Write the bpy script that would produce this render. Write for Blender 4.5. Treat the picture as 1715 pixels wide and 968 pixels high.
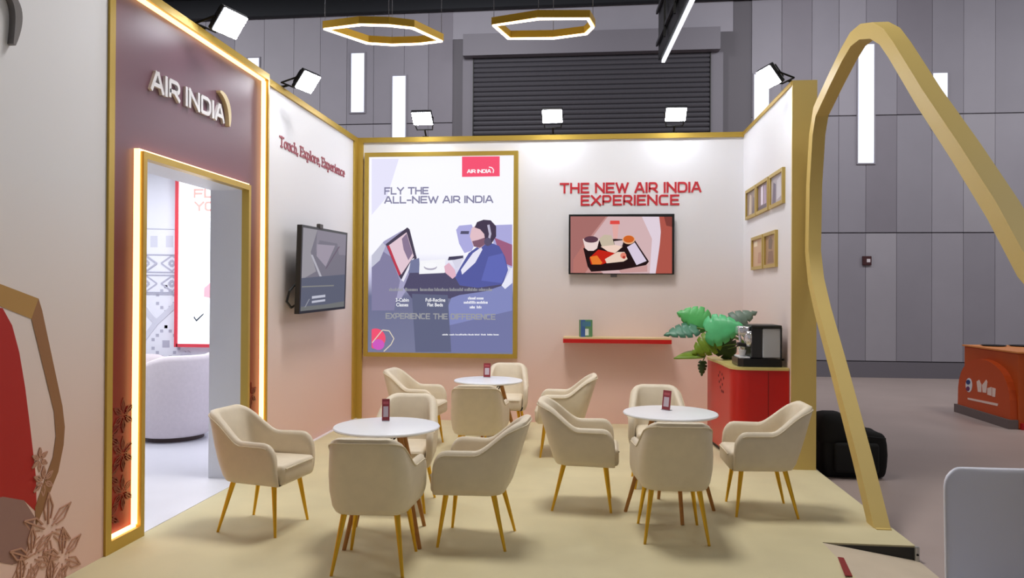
import bpy, bmesh, math, random
from mathutils import Vector, Matrix

for o in list(bpy.data.objects):
    bpy.data.objects.remove(o)
SC = bpy.context.scene
COL = SC.collection
random.seed(7)

# ------------------------------------------------------------------ camera
F, YAW, PIT, ROL, HC = 1254.0, -0.1017, 0.0058, 0.0057, 1.62
cy_, sy_, cp_, sp_ = math.cos(YAW), math.sin(YAW), math.cos(PIT), math.sin(PIT)
FW = Vector((sy_ * cp_, cy_ * cp_, sp_))
R0 = Vector((cy_, -sy_, 0)); U0 = R0.cross(FW)
RT = math.cos(ROL) * R0 + math.sin(ROL) * U0
UP = -math.sin(ROL) * R0 + math.cos(ROL) * U0
CAM = Vector((0, 0, HC))
cd = bpy.data.cameras.new('camera'); cam = bpy.data.objects.new('camera', cd); COL.objects.link(cam)
cd.sensor_width = 36; cd.lens = F / 1715 * 36; cd.clip_start = 0.05; cd.clip_end = 100
m = Matrix((RT, UP, -FW)).transposed().to_4x4(); m.translation = CAM
cam.matrix_world = m
SC.camera = cam

def ray(x, y): return FW + (x - 857.5) / F * RT - (y - 484) / F * UP
def pz(x, y, z): v = ray(x, y); return CAM + v * ((z - HC) / v.z)
def py(x, y, Y): v = ray(x, y); return CAM + v * (Y / v.y)
def px(x, y, X): v = ray(x, y); return CAM + v * (X / v.x)

# ------------------------------------------------------------------ world, light, exposure
SC.view_settings.view_transform = 'Standard'
SC.view_settings.look = 'None'
SC.view_settings.gamma = 1
SC.view_settings.use_curve_mapping = False
SC.view_settings.exposure = 0.0
W = bpy.data.worlds.new('world'); SC.world = W; W.use_nodes = True
W.node_tree.nodes['Background'].inputs[0].default_value = (0.90, 0.93, 1.0, 1)
W.node_tree.nodes['Background'].inputs[1].default_value = 0.23

def area(name, loc, rot, sx, sy, power, col=(1, 1, 1)):
    d = bpy.data.lights.new(name, 'AREA'); d.shape = 'RECTANGLE'; d.size = sx; d.size_y = sy
    d.energy = power; d.color = col
    o = bpy.data.objects.new(name, d); COL.objects.link(o); o.location = loc; o.rotation_euler = rot
    return o
for hx, hy, hp in ((4.5, 3.0, 70), (-0.6, 6.2, 280), (8.0, 8.5, 150)):
    area('hall_high_bay_lamp', (hx, hy, 7.2), (0, 0, 0), 1.6, 1.6, hp, (1.0, 0.97, 0.93))
for hx in (-9.5, -2.5, 4.5, 11.5):     # unseen fill lights, added and tilted to brighten the far wall
    area('hall_wall_fill', (hx, 11.6, 7.4), (math.radians(52), 0, 0), 1.6, 1.2, 205, (0.97, 0.97, 1.0))
area('inner_room_ceiling_lamp', (-5.0, 7.4, 3.3), (0, 0, 0), 2.4, 2.4, 105, (0.93, 0.95, 1.0))

# ------------------------------------------------------------------ materials
def lin(c):
    return tuple(((v / 255) / 12.92 if v / 255 <= 0.04045 else ((v / 255 + 0.055) / 1.055) ** 2.4) for v in c[:3]) + (1,)
MATS = {}
def mat(name, col, rough=0.6, metal=0.0, emit=None, es=1.0, noise=0.0, nscale=20, bump=0.0, bscale=80, coat=0, trans=0, spec=0.5):
    if name in MATS: return MATS[name]
    M = bpy.data.materials.new(name); M.use_nodes = True; nt = M.node_tree; b = nt.nodes['Principled BSDF']
    b.inputs['Base Color'].default_value = lin(col); b.inputs['Roughness'].default_value = rough
    b.inputs['Metallic'].default_value = metal; b.inputs['Specular IOR Level'].default_value = spec
    b.inputs['Coat Weight'].default_value = coat; b.inputs['Transmission Weight'].default_value = trans
    if emit: b.inputs['Emission Color'].default_value = lin(emit); b.inputs['Emission Strength'].default_value = es
    if noise or bump:
        tc = nt.nodes.new('ShaderNodeTexCoord')
    if noise:
        n = nt.nodes.new('ShaderNodeTexNoise'); n.inputs['Scale'].default_value = nscale; n.inputs['Detail'].default_value = 4
        nt.links.new(tc.outputs['Object'], n.inputs['Vector'])
        r = nt.nodes.new('ShaderNodeValToRGB'); c = lin(col)
        r.color_ramp.elements[0].position = .3; r.color_ramp.elements[1].position = .7
        r.color_ramp.elements[0].color = tuple(v * (1 - noise) for v in c[:3]) + (1,)
        r.color_ramp.elements[1].color = tuple(min(1, v * (1 + noise)) for v in c[:3]) + (1,)
        nt.links.new(n.outputs['Fac'], r.inputs['Fac']); nt.links.new(r.outputs['Color'], b.inputs['Base Color'])
    if bump:
        n2 = nt.nodes.new('ShaderNodeTexNoise'); n2.inputs['Scale'].default_value = bscale
        nt.links.new(tc.outputs['Object'], n2.inputs['Vector'])
        bp = nt.nodes.new('ShaderNodeBump'); bp.inputs['Strength'].default_value = bump; bp.inputs['Distance'].default_value = 0.004
        nt.links.new(n2.outputs['Fac'], bp.inputs['Height']); nt.links.new(bp.outputs['Normal'], b.inputs['Normal'])
    MATS[name] = M
    return M
def zramp(name, stops, zmax, rough=0.6, emit=0.0, spec=0.5, xmix=None, coat=0):
    """printed gradient by height: stops = [(z, colour)]"""
    M = bpy.data.materials.new(name); M.use_nodes = True; nt = M.node_tree; b = nt.nodes['Principled BSDF']
    g = nt.nodes.new('ShaderNodeNewGeometry'); s = nt.nodes.new('ShaderNodeSeparateXYZ')
    mp = nt.nodes.new('ShaderNodeMath'); mp.operation = 'DIVIDE'; mp.inputs[1].default_value = zmax
    r = nt.nodes.new('ShaderNodeValToRGB'); cr = r.color_ramp
    nt.links.new(g.outputs['Position'], s.inputs[0]); nt.links.new(s.outputs['Z'], mp.inputs[0]); nt.links.new(mp.outputs[0], r.inputs['Fac'])
    for i, (z, c) in enumerate(stops):
        e = cr.elements[i] if i < 2 else cr.elements.new(z / zmax)
        e.position = z / zmax; e.color = lin(c)
    b.inputs['Roughness'].default_value = rough; b.inputs['Specular IOR Level'].default_value = spec
    b.inputs['Coat Weight'].default_value = coat; b.inputs['Coat Roughness'].default_value = 0.3
    nt.links.new(r.outputs['Color'], b.inputs['Base Color'])
    if emit:
        b.inputs['Base Color'].default_value = (0.02, 0.02, 0.02, 1)
        nt.links.remove(b.inputs['Base Color'].links[0])
        nt.links.new(r.outputs['Color'], b.inputs['Emission Color']); b.inputs['Emission Strength'].default_value = emit
    MATS[name] = M
    return M

GOLD = mat('gold_paint', (196, 164, 72), 0.38, 0.35)
GOLDB = mat('brass_leg', (226, 178, 50), 0.32, 0.7)
ARCHG = mat('arch_gold_lacquer', (208, 182, 108), 0.5, 0.0)
WHITE = mat('white_laminate', (238, 240, 246), 0.3)
CREAM = mat('cream_leatherette', (226, 213, 190), 0.5, noise=0.03, nscale=14, bump=0.12, bscale=260)
CREAMP = mat('cream_piping', (214, 200, 172), 0.5)
BLACK = mat('black_plastic', (16, 16, 18), 0.4)
BLACKM = mat('black_metal', (20, 19, 18), 0.45, 0.5)
WALLP = zramp('printed_wall_gradient', [(0, (234, 196, 184)), (0.7, (232, 202, 192)), (1.5, (228, 215, 212)), (2.3, (228, 227, 232)), (3.6, (234, 235, 241))], 3.7, 0.55)
PORT = zramp('portal_red_gradient', [(0, (140, 16, 3)), (0.9, (120, 16, 6)), (1.9, (100, 32, 34)), (2.6, (116, 80, 94)), (3.6, (112, 84, 96))], 3.7, 0.38, spec=0.4)
LED = mat('warm_led', (255, 240, 220), 0.5, emit=(255, 206, 136), es=2.9)
LEDR = mat('ring_led', (255, 246, 230), 0.5, emit=(255, 240, 215), es=5)
FLOOD = mat('flood_lens', (255, 255, 255), 0.3, emit=(244, 248, 255), es=62)
CARPET = mat('beige_carpet', (210, 199, 160), 0.75, noise=0.05, nscale=2.3, bump=0.25, bscale=300)
HFLOOR = mat('hall_floor', (174, 157, 151), 0.42, noise=0.05, nscale=1.2)
RED = mat('red_lacquer', (196, 22, 20), 0.32)
SIGNR = mat('sign_red', (196, 40, 52), 0.45)
SILVER = mat('sign_silver', (222, 220, 222), 0.35, 0.2)

# ------------------------------------------------------------------ mesh helpers
class MB:
    def __init__(s): s.v = []; s.f = []; s.mi = []; s.mats = []
    def m(s, M):
        if M not in s.mats: s.mats.append(M)
        return s.mats.index(M)
    def add(s, vs, fs, M=None):
        o = len(s.v); s.v += [Vector(v) for v in vs]; s.f += [tuple(i + o for i in f) for f in fs]
        s.mi += [s.m(M) if M else 0] * len(fs)
        return s
    def box(s, a, b, M=None):
        x0, y0, z0 = a; x1, y1, z1 = b
        return s.add([(x0, y0, z0), (x1, y0, z0), (x1, y1, z0), (x0, y1, z0), (x0, y0, z1), (x1, y0, z1), (x1, y1, z1), (x0, y1, z1)],
                     [(3, 2, 1, 0), (4, 5, 6, 7), (0, 1, 5, 4), (1, 2, 6, 5), (2, 3, 7, 6), (3, 0, 4, 7)], M)
    def rbox(s, a, b, r, seg=3, M=None, T=None):
        bm = bmesh.new(); bmesh.ops.create_cube(bm, size=1)
        a = Vector(a); b = Vector(b); c = (a + b) / 2; d = b - a
        for v in bm.verts: v.co = Vector((v.co.x * d.x, v.co.y * d.y, v.co.z * d.z)) + c
        bmesh.ops.bevel(bm, geom=bm.edges[:], offset=r, segments=seg, profile=0.5, affect='EDGES')
        return s.addbm(bm, M, T)
    def addbm(s, bm, M=None, T=None):
        bm.verts.index_update()
        s.add([(T @ v.co if T else v.co.copy()) for v in bm.verts], [tuple(v.index for v in f.verts) for f in bm.faces], M); bm.free()
        return s
    def cone(s, p0, p1, r0, r1, n=14, M=None, caps=True):
        p0 = Vector(p0); p1 = Vector(p1); d = (p1 - p0).normalized()
        a = d.orthogonal().normalized(); b = d.cross(a)
        vs = []
        for p, r in ((p0, r0), (p1, r1)):
            for i in range(n):
                t = 2 * math.pi * i / n; vs.append(p + a * math.cos(t) * r + b * math.sin(t) * r)
        fs = [(i, (i + 1) % n, n + (i + 1) % n, n + i) for i in range(n)]
        if caps: fs += [tuple(range(n))[::-1], tuple(range(n, 2 * n))]
        return s.add(vs, fs, M)
    def tube(s, pts, r, n=8, M=None, closed=False):
        pts = [Vector(p) for p in pts]; N = len(pts); vs = []; prev = None
        for i, p in enumerate(pts):
            if closed: d = pts[(i + 1) % N] - pts[i - 1]
            else: d = pts[min(i + 1, N - 1)] - pts[max(i - 1, 0)]
            d.normalize()
            a = d.orthogonal().normalized() if prev is None else (prev - d * prev.dot(d)).normalized()
            prev = a; b = d.cross(a)
            for k in range(n):
                t = 2 * math.pi * k / n; vs.append(p + a * math.cos(t) * r + b * math.sin(t) * r)
        fs = []
        for i in range(N if closed else N - 1):
            j = (i + 1) % N
            fs += [(i * n + k, i * n + (k + 1) % n, j * n + (k + 1) % n, j * n + k) for k in range(n)]
        if not closed: fs += [tuple(range(n))[::-1], tuple(range((N - 1) * n, N * n))]
        return s.add(vs, fs, M)
    def prism(s, poly, ext, M=None):
        """planar polygon (3-D points) pushed along ext"""
        n = len(poly); ext = Vector(ext); P = [Vector(p) for p in poly]
        nn = Vector((0, 0, 0))
        for i in range(n): nn += P[i].cross(P[(i + 1) % n])
        if nn.dot(ext) < 0: P = P[::-1]
        return s.add(P + [p + ext for p in P], [tuple(range(n))[::-1], tuple(range(n, 2 * n))] + [(i, (i + 1) % n, n + (i + 1) % n, n + i) for i in range(n)], M)
    def lathe(s, prof, n=28, c=(0, 0, 0), M=None):
        c = Vector(c); vs = []
        for r, z in prof:
            for i in range(n):
                t = 2 * math.pi * i / n; vs.append(c + Vector((r * math.cos(t), r * math.sin(t), z)))
        K = len(prof)
        fs = [(k * n + i, k * n + (i + 1) % n, (k + 1) * n + (i + 1) % n, (k + 1) * n + i) for k in range(K - 1) for i in range(n)]
        fs += [tuple(range(n))[::-1], tuple(range((K - 1) * n, K * n))]
        return s.add(vs, fs, M)
    def build(s, name, M=None, parent=None, world=False, smooth=False, sub=0, auto=None):
        me = bpy.data.meshes.new(name)
        off = Vector((0, 0, 0))
        if world:
            p = parent
            while p is not None: off += p.location; p = p.parent
        me.from_pydata([tuple(v - off) for v in s.v], [], s.f)
        mats = s.mats if s.mats else [M]
        for q in mats: me.materials.append(q)
        if s.mats:
            for p, i in zip(me.polygons, s.mi): p.material_index = i
        if smooth or auto:
            for p in me.polygons: p.use_smooth = True
        if auto: me.set_sharp_from_angle(angle=math.radians(auto))
        me.update()
        o = bpy.data.objects.new(name, me); COL.objects.link(o)
        if parent: o.parent = parent
        if sub:
            md = o.modifiers.new('sub', 'SUBSURF'); md.levels = sub; md.render_levels = sub
        return o

def tag(o, label=None, cat=None, group=None, kind=None):
    if label: o['label'] = label
    if cat: o['category'] = cat
    if group: o['group'] = group
    if kind: o['kind'] = kind
    return o
def thing(name, loc, label, cat, group=None, rz=0, kind=None):
    o = bpy.data.objects.new(name, None); COL.objects.link(o); o.location = loc; o.rotation_euler = (0, 0, rz)
    o.empty_display_size = 0.1
    return tag(o, label, cat, group, kind)
def struct(name, mb, M=None, label=None, **k):
    o = mb.build(name, M, **k); o['kind'] = 'structure'
    if label: o['label'] = label
    return o
def copy_tree(o, parent=None):
    c = o.copy(); COL.objects.link(c)
    if parent: c.parent = parent
    for ch in list(o.children): copy_tree(ch, c)
    return c

# stroke lettering -------------------------------------------------
def arc(cx, cy, rx, ry, a0, a1, n=7):
    return [(cx + rx * math.cos(math.radians(a0 + (a1 - a0) * i / n)), cy + ry * math.sin(math.radians(a0 + (a1 - a0) * i / n))) for i in range(n + 1)]
GL = {
 'A': (1.0, [[(0, 0), (.42, 1), (.58, 1), (1, 0)], [(.2, .3), (.8, .3)]]),
 'C': (.95, [[(.95, .98)] + [(.3, 1)] + arc(.3, .7, .3, .3, 90, 180) + arc(.3, .3, .3, .3, 180, 270) + [(.95, .02)]]),
 'D': (.95, [[(0, 0), (0, 1), (.6, 1)] + arc(.6, .65, .35, .35, 90, 0) + arc(.6, .35, .35, .35, 0, -90) + [(0, 0)]]),
 'E': (.85, [[(.85, 1), (0, 1), (0, 0), (.85, 0)], [(0, .5), (.75, .5)]]),
 'F': (.82, [[(.82, 1), (0, 1), (0, 0)], [(0, .48), (.7, .48)]]),
 'H': (.95, [[(0, 0), (0, 1)], [(.95, 0), (.95, 1)], [(0, .5), (.95, .5)]]),
 'I': (0.0, [[(0, 0), (0, 1)]]),
 'L': (.78, [[(0, 1), (0, 0), (.78, 0)]]),
 'N': (.98, [[(0, 0), (0, 1), (.98, 0), (.98, 1)]]),
 'O': (1.0, [[(.3, 0)] + arc(.7, .3, .3, .3, -90, 0) + arc(.7, .7, .3, .3, 0, 90) + arc(.3, .7, .3, .3, 90, 180) + arc(.3, .3, .3, .3, 180, 270)]),
 'P': (.88, [[(0, 0), (0, 1), (.6, 1)] + arc(.6, .68, .28, .32, 90, -90) + [(0, .36)]]),
 'R': (.9, [[(0, 0), (0, 1), (.6, 1)] + arc(.6, .69, .28, .31, 90, -90) + [(0, .38)], [(.45, .38), (.9, 0)]]),
 'T': (.95, [[(0, 1), (.95, 1)], [(.475, 1), (.475, 0)]]),
 'W': (1.4, [[(0, 1), (.36, 0), (.7, .9), (1.04, 0), (1.4, 1)]]),
 'X': (.98, [[(0, 0), (.98, 1)], [(0, 1), (.98, 0)]]),
 'Y': (1.0, [[(0, 1), (.5, .48), (1, 1)], [(.5, .48), (.5, 0)]]),
 '-': (.5, [[(0, .42), (.5, .42)]]),
 # serif lower case
 't': (.7, [[(0, .96), (.7, .96)], [(.35, 1), (.35, 0)], [(.2, .02), (.5, .02)]]),
 'o': (.5, [arc(.25, .33, .25, .33, 0, 360, 12)]),
 'u': (.52, [[(.08, .66), (.08, .15)] + arc(.26, .15, .18, .15, 180, 360) , [(.44, .66), (.44, 0)], [(0, .64), (.1, .64)], [(.36, .64), (.46, .64)]]),
 'c': (.46, [arc(.25, .33, .25, .33, 50, 310, 10)]),
 'h': (.54, [[(.08, 1), (.08, 0)], [(.08, .42)] + arc(.26, .42, .19, .22, 160, 0) + [(.45, 0)], [(0, .98), (.1, .98)], [(0, .02), (.16, .02)], [(.37, .02), (.54, .02)]]),
 ',': (.1, [[(.06, .06), (.0, -.16)]]),
 'x': (.52, [[(.04, 0), (.48, .66)], [(.04, .66), (.48, 0)], [(0, .64), (.16, .64)], [(.36, .02), (.52, .02)]]),
 'p': (.54, [[(.08, .66), (.08, -.3)], arc(.28, .33, .22, .32, 150, -150, 10), [(0, -.28), (.18, -.28)]]),
 'l': (.2, [[(.1, 1), (.1, 0)], [(.02, .98), (.1, .98)], [(0, .02), (.2, .02)]]),
 'r': (.4, [[(.08, .66), (.08, 0)], [(.08, .45), (.22, .62), (.38, .6)], [(0, .02), (.2, .02)]]),
 'e': (.5, [[(.03, .36), (.48, .36)] + arc(.25, .33, .24, .33, 8, 310, 11)]),
 'i': (.2, [[(.1, .66), (.1, 0)], [(.1, .86), (.1, .92)], [(0, .02), (.2, .02)], [(.02, .64), (.1, .64)]]),
 'n': (.54, [[(.08, .66), (.08, 0)], [(.08, .42)] + arc(.26, .42, .19, .22, 160, 0) + [(.45, 0)], [(0, .64), (.08, .64)], [(0, .02), (.16, .02)], [(.37, .02), (.54, .02)]]),
 's_E': (.7, [[(.12, 1), (.12, 0)], [(0, .98), (.64, .98), (.64, .8)], [(0, .02), (.68, .02), (.68, .22)], [(.12, .52), (.48, .52)]]),
}
SK = [0]
def stroke(mb, strokes, fn, w, depth, nrm, M=None):
    """each stroke segment becomes a small bar; fn maps glyph (u,v) to a 3-D point"""
    for st in strokes:
        for i in range(len(st) - 1):
            a = Vector(fn(*st[i])); b = Vector(fn(*st[i + 1])); d = b - a
            if d.length < 1e-6: continue
            d.normalize(); s = d.cross(nrm).normalized() * w / 2
            e = d * w * (0.5 if len(st) < 8 else 0.15)
            SK[0] += 1
            mb.prism([a - e - s, b + e - s, b + e + s, a - e + s], nrm * (depth + .00022 * (SK[0] % 9)), M)
def layout(text, gap=.26, space=.45):
    x = 0; out = []
    for ch in text:
        if ch == ' ': x += space; out.append((' ', x)); continue
        w = GL[ch][0]; out.append((ch, x)); x += w + gap
    return out, x - gap
def lettering(text, A, B, C, w, depth, nrm, M, parent=None, gap=.26, space=.45, split=True, name='letter', prefix=None):
    """A,B = baseline ends, C = top of the first letter (3-D); split: each letter an object"""
    A = Vector(A); B = Vector(B); C = Vector(C); nrm = Vector(nrm)
    lay, tot = layout(text, gap, space)
    ux = (B - A) / tot; uz = (C - A)
    one = MB(); objs = []
    for ch, x in lay:
        if ch == ' ':
            if split == 'word': objs.append(one.build(name, M, parent, world=True)); one = MB()
            continue
        mb = MB() if split is True else one
        stroke(mb, GL[ch][1], lambda u, v: A + ux * (x + u) + uz * v, w, depth, nrm)
        if split is True: objs.append(mb.build(name, M, parent, world=True))
    if split is not True: objs.append(one.build(name, M, parent, world=True))
    return objs
def scribble(mb, x0, x1, y0, y1, fn, M, nrm, seed, step=2.0, words=3):
    """unreadable small print: short uprights of uneven height on a baseline"""
    rnd = random.Random(seed); x = x0
    breaks = [x0 + (x1 - x0) * (k + 1) / words for k in range(words - 1)]
    while x < x1 - .6:
        if any(abs(x - b) < step * .5 for b in breaks): x += step * .7; continue
        h = (y1 - y0) * rnd.choice((1, .7, .7, .7)); wd = step * .62
        mb.prism([fn(x, y1), fn(x + wd, y1), fn(x + wd, y1 - h), fn(x, y1 - h)], nrm * .0008, M)
        x += step * rnd.uniform(.8, 1.1)

# ------------------------------------------------------------------ structure
XL, YB, XR, XO, ZT = -2.995, 9.427, 1.888, 2.097, 3.605
XP, XN = -2.92, -2.935          # portal front, near wall face
ZH = -0.10                      # hall floor
YH = 16.4                       # hall back wall
HG = [mat('hall_panel_grey_%d' % i, c, 0.6, noise=.03, nscale=1.5) for i, c in enumerate(((146, 142, 151), (136, 132, 141), (124, 119, 128), (152, 148, 156)))]
struct('floor', MB().box((-22, -10, ZH - .1), (22, YH + .3, ZH)), HFLOOR, 'grey exhibition hall floor')
fl = MB()
fl.box((-2.955, 3.95, ZH), (1.535, YB + .1, 0)); fl.box((-2.955, -1.5, ZH), (1.15, 3.95, 0)); fl.box((1.535, 5.10, ZH), (2.115, YB + .1, 0))
struct('floor_booth', fl, CARPET, 'raised booth floor covered in beige carpet')
pe = MB(); pe.box((1.535, 5.092, ZH), (2.115, 5.10, -.012)); pe.box((2.115, 5.092, ZH), (2.123, YB + .1, -.012))
struct('trim_1', pe, BLACK, 'black edge of the raised floor')
struct('floor_inner', MB().box((-8.0, 2.9, ZH), (-2.955, YB + .1, .004)), mat('white_gloss_floor', (232, 232, 240), 0.22, noise=.02, nscale=2), 'glossy white floor of the inner room')
# ramp beside the platform corner
rp = MB(); rp.prism([(1.535, 5.09, ZH), (1.535, 5.09, 0), (2.135, 5.09, ZH + .004)], (0, -1.1, 0))
ramp = rp.build('floor_ramp', mat('pale_carpet', (206, 190, 168), 0.8, noise=.06, nscale=3, bump=.2, bscale=250)); tag(ramp, 'pale carpeted ramp sloping down from the booth floor', kind='structure')
tp = MB(); q = [pz(1403, 934, -.002), pz(1413, 934, -.004), pz(1428, 968, -.004), pz(1415, 968, -.002)]
tp.prism([Vector((p.x, p.y, -(p.x - 1.535) / .6 * .0967 + .0012)) for p in q], (0, 0, .003))
tag(tp.build('tape_strip', mat('red_tape', (140, 30, 34), .5)), 'red tape strip stuck on the pale ramp', 'tape')
cn = thing('corner_cap', (2.118, 5.085, ZH), 'small metal cap on the corner of the raised floor', 'cap')
mb = MB(); mb.rbox((-.014, -.012, 0), (.014, .012, .1), .005, 2); mb.build('plate', mat('steel', (190, 190, 186), .3, .8), cn)
mb = MB(); mb.cone((0, -.012, .05), (0, -.018, .05), .008, .006); mb.build('screw', BLACKM, cn)

# booth walls
struct('wall_back', MB().box((XL - .1, YB, 0), (XO, YB + .1, ZT)), WALLP, 'white booth wall fading to pink at the foot')
struct('wall_left', MB().box((XL - .1, 6.58, 0), (XL, YB, ZT)), WALLP, 'white booth side wall fading to pink at the foot')
struct('wall_near', MB().box((XN - .1, .6, 0), (XN, 4.305, ZT)), WALLP, 'pinkish booth wall left of the red portal')
struct('wall_right', MB().box((XR, 7.21, 0), (XO, YB, ZT)), WALLP, 'white short booth wall behind the red cabinet')
t = MB()
t.box((XL - .11, YB - .022, ZT - .05), (XO + .01, YB + .11, ZT + .012))
t.box((XL - .11, 6.6, ZT - .05), (XL + .022, YB - .022, ZT + .012))
struct('trim_2', t, GOLD, 'gold trim along the top of the booth walls')
t = MB(); t.box((XR - .015, 7.20, ZT - .03), (XO + .01, YB - .022, ZT + .01))
struct('trim_3', t, GOLD, 'gold trim along the top of the short right wall')
t = MB(); t.box((XL, YB - .03, 0), (XL + .095, YB, ZT - .05)); t.box((XL, YB - .14, 0), (XL + .022, YB - .03, ZT - .05))
struct('trim_4', t, GOLD, 'gold upright in the wall corner')
struct('trim_5', MB().box((XR - .008, 7.185, 0), (XO + .006, 7.21, ZT + .012)), ARCHG, 'gold end cap of the short right wall')

# portal (door_1): recessed red panels, gold frame, warm LED strips, white reveal
OY0, OY1, OZ = 4.70, 6.20, 2.50
PY0, PY1 = 4.30, 6.60
XJ = -3.27
dr = thing('door_1', (XP, (OY0 + OY1) / 2, 0), 'red portal with gold frame and warm light strips around a doorway', None, kind='structure')
XF = -2.985
for nm, a, b in (('red_panel', (XJ, PY0 + .05, 0), (XF, OY0 - .04, ZT - .02)), ('red_panel', (XJ, OY1 + .04, 0), (XF, PY1 - .02, ZT - .02)), ('red_panel', (XJ, OY0 - .04, OZ + .045), (XF, OY1 + .04, ZT - .02))):
    MB().box(a, b).build(nm, PORT, dr, world=True)
def gf(a, b): MB().box(a, b).build('frame_bar', GOLD, dr, world=True)
gf((XJ, PY0, 0), (XP, PY0 + .055, ZT + .012))
gf((XJ, PY1 - .025, 0), (XP, PY1, ZT + .012))
gf((XJ, PY0 + .055, ZT - .045), (XP, PY1 - .025, ZT + .012))
gf((XF, PY0 + .055, 0), (XP, OY0 - .04, .075)); gf((XF, OY1 + .04, 0), (XP, PY1 - .025, .075))
gf((XF, OY0 - .04, 0), (XP, OY0, OZ + .045)); gf((XF, OY1, 0), (XP, OY1 + .04, OZ + .045)); gf((XF, OY0, OZ), (XP, OY1, OZ + .045))
X0, X1 = XF + .004, XF + .040
def led(a, b): MB().box(a, b).build('light_strip', LED, dr, world=True)
led((X0, PY0 + .055, .09), (X1, PY0 + .067, ZT - .06)); led((X0, PY1 - .04, .09), (X1, PY1 - .025, ZT - .06))
led((X0, PY0 + .07, ZT - .06), (X1, PY1 - .045, ZT - .045))
led((X0, PY0 + .07, .075), (X1, OY0 - .055, .089)); led((X0, OY1 + .055, .075), (X1, PY1 - .045, .089))
led((X0, OY0 - .054, .09), (X1, OY0 - .04, OZ + .06)); led((X0, OY1 + .04, .09), (X1, OY1 + .054, OZ + .06)); led((X0, OY0 - .04, OZ + .045), (X1, OY1 + .04, OZ + .06))
REV = mat('white_reveal', (226, 228, 234), .5)
MB().box((XJ, OY0 - .04, 0), (XF, OY0, OZ)).build('reveal', REV, dr, world=True)
MB().box((XJ, OY1, 0), (XF, OY1 + .04, OZ)).build('reveal', REV, dr, world=True)
MB().box((XJ, OY0 - .04, OZ), (XF, OY1 + .04, OZ + .045)).build('lintel', REV, dr, world=True)

def star(mb, c, r, ux, uz, w, nrm, M, rings=True):
    P = lambda rr, a: c + ux * (rr * math.cos(a)) + uz * (rr * math.sin(a))
    for k in range(6):
        a = math.pi / 6 + k * math.pi / 3
        for st in ([P(.16 * r, a), P(r, a)], [P(.3 * r, a - .28), P(.62 * r, a - .27), P(.98 * r, a)], [P(.3 * r, a + .28), P(.62 * r, a + .27), P(.98 * r, a)]):
            for i in range(len(st) - 1):
                p, q = st[i], st[i + 1]; d = (q - p).normalized(); s = d.cross(nrm) * w / 2
                SK[0] += 1; mb.prism([p - s, q - s, q + s, p + s], nrm * (.0015 + .0002 * (SK[0] % 31)), M)
mb = MB(); mm = mat('portal_pattern', (104, 22, 10), .45)
for z in (.2, .45, .7):
    for yy in (4.42, 4.56): star(mb, Vector((XF, yy, z + (.12 if yy > 4.5 else 0))), .115, Vector((0, 1, 0)), Vector((0, 0, 1)), .008, Vector((1, 0, 0)), mm)
for z in (.2, .45, .7): star(mb, Vector((XF, 6.40, z)), .115, Vector((0, 1, 0)), Vector((0, 0, 1)), .008, Vector((1, 0, 0)), mm)
mb.build('star_pattern', None, dr, world=True)

# inner room
struct('wall_inner', MB().box((-8.0, YB, 0), (XL - .1, YB + .1, ZT)), mat('inner_wall_white', (226, 227, 236), .6), 'white wall of the inner room')
struct('wall_inner_left', MB().box((-8.1, 2.9, 0), (-8.0, YB + .1, ZT)), mat('inner_wall_white', (226, 227, 236)), 'side wall of the inner room')
struct('wall_inner_near', MB().box((-8.0, 2.8, 0), (XN - .1, 2.9, ZT)), mat('inner_wall_white', (226, 227, 236)), 'near wall of the inner room')
struct('wall_inner_lining', MB().box((XJ, OY1 + .04, 0), (XL - .1, YB, ZT)).box((XJ, 2.9, 0), (XN - .1, PY0, ZT)), mat('inner_wall_white', (226, 227, 236)), 'inside lining of the booth wall')
gp = thing('wall_pattern', (-5.3, YB, .3), 'grey geometric block print on the inner room wall', 'wall print')
PG = mat('print_grey', (176, 176, 192), .6); PG2 = mat('print_pale', (204, 205, 217), .6)
IN = Vector((0, -1, 0)); fi = lambda x, y: py(x, y, YB)
mb = MB()
def ipoly(pts, M, k=1): mb.prism([fi(*p) for p in pts], IN * (.0012 * k), M)
def iline(a, b, w, M): 
    A, B = fi(*a), fi(*b); d = (B - A).normalized(); s = d.cross(IN) * w / 2; SK[0] += 1; mb.prism([A - s, B - s, B + s, A + s], IN * (.0015 + .0002 * (SK[0] % 47)), M)
for yy in (426, 455, 460, 489, 492): iline((226, yy), (303, yy + 1), .012, PG)
iline((226, 382), (303, 384), .01, PG2)
for cx in (245, 288):
    for yy, hh in ((441, 13), (475, 13)):
        for s_ in (-1, 1):
            iline((cx - 18, yy), (cx, yy + s_ * hh), .02, PG); iline((cx + 18, yy), (cx, yy + s_ * hh), .02, PG)
        iline((cx - 5, yy), (cx, yy - 5), .03, PG); iline((cx, yy - 5), (cx + 5, yy), .03, PG); iline((cx + 5, yy), (cx, yy + 5), .03, PG); iline((cx, yy + 5), (cx - 5, yy), .03, PG)
for cx in (236, 258, 284): ipoly([(cx - 6, 395), (cx + 6, 395), (cx + 6, 414), (cx - 6, 414)], PG2); 
def diamond_dots(cx, cy, n, s, M):
    for k in range(n):
        for sx, sy in ((1, 1), (1, -1), (-1, 1), (-1, -1)):
            a = cx + sx * s * k; b = cy + sy * s * (n - k)
            if a > 302: continue
            ipoly([(a - s * .36, b - s * .36), (a + s * .36, b - s * .36), (a + s * .36, b + s * .36), (a - s * .36, b + s * .36)], M, 1.5)
diamond_dots(278, 501, 3, 7, PG); diamond_dots(278, 576, 4, 7.2, PG)
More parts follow.
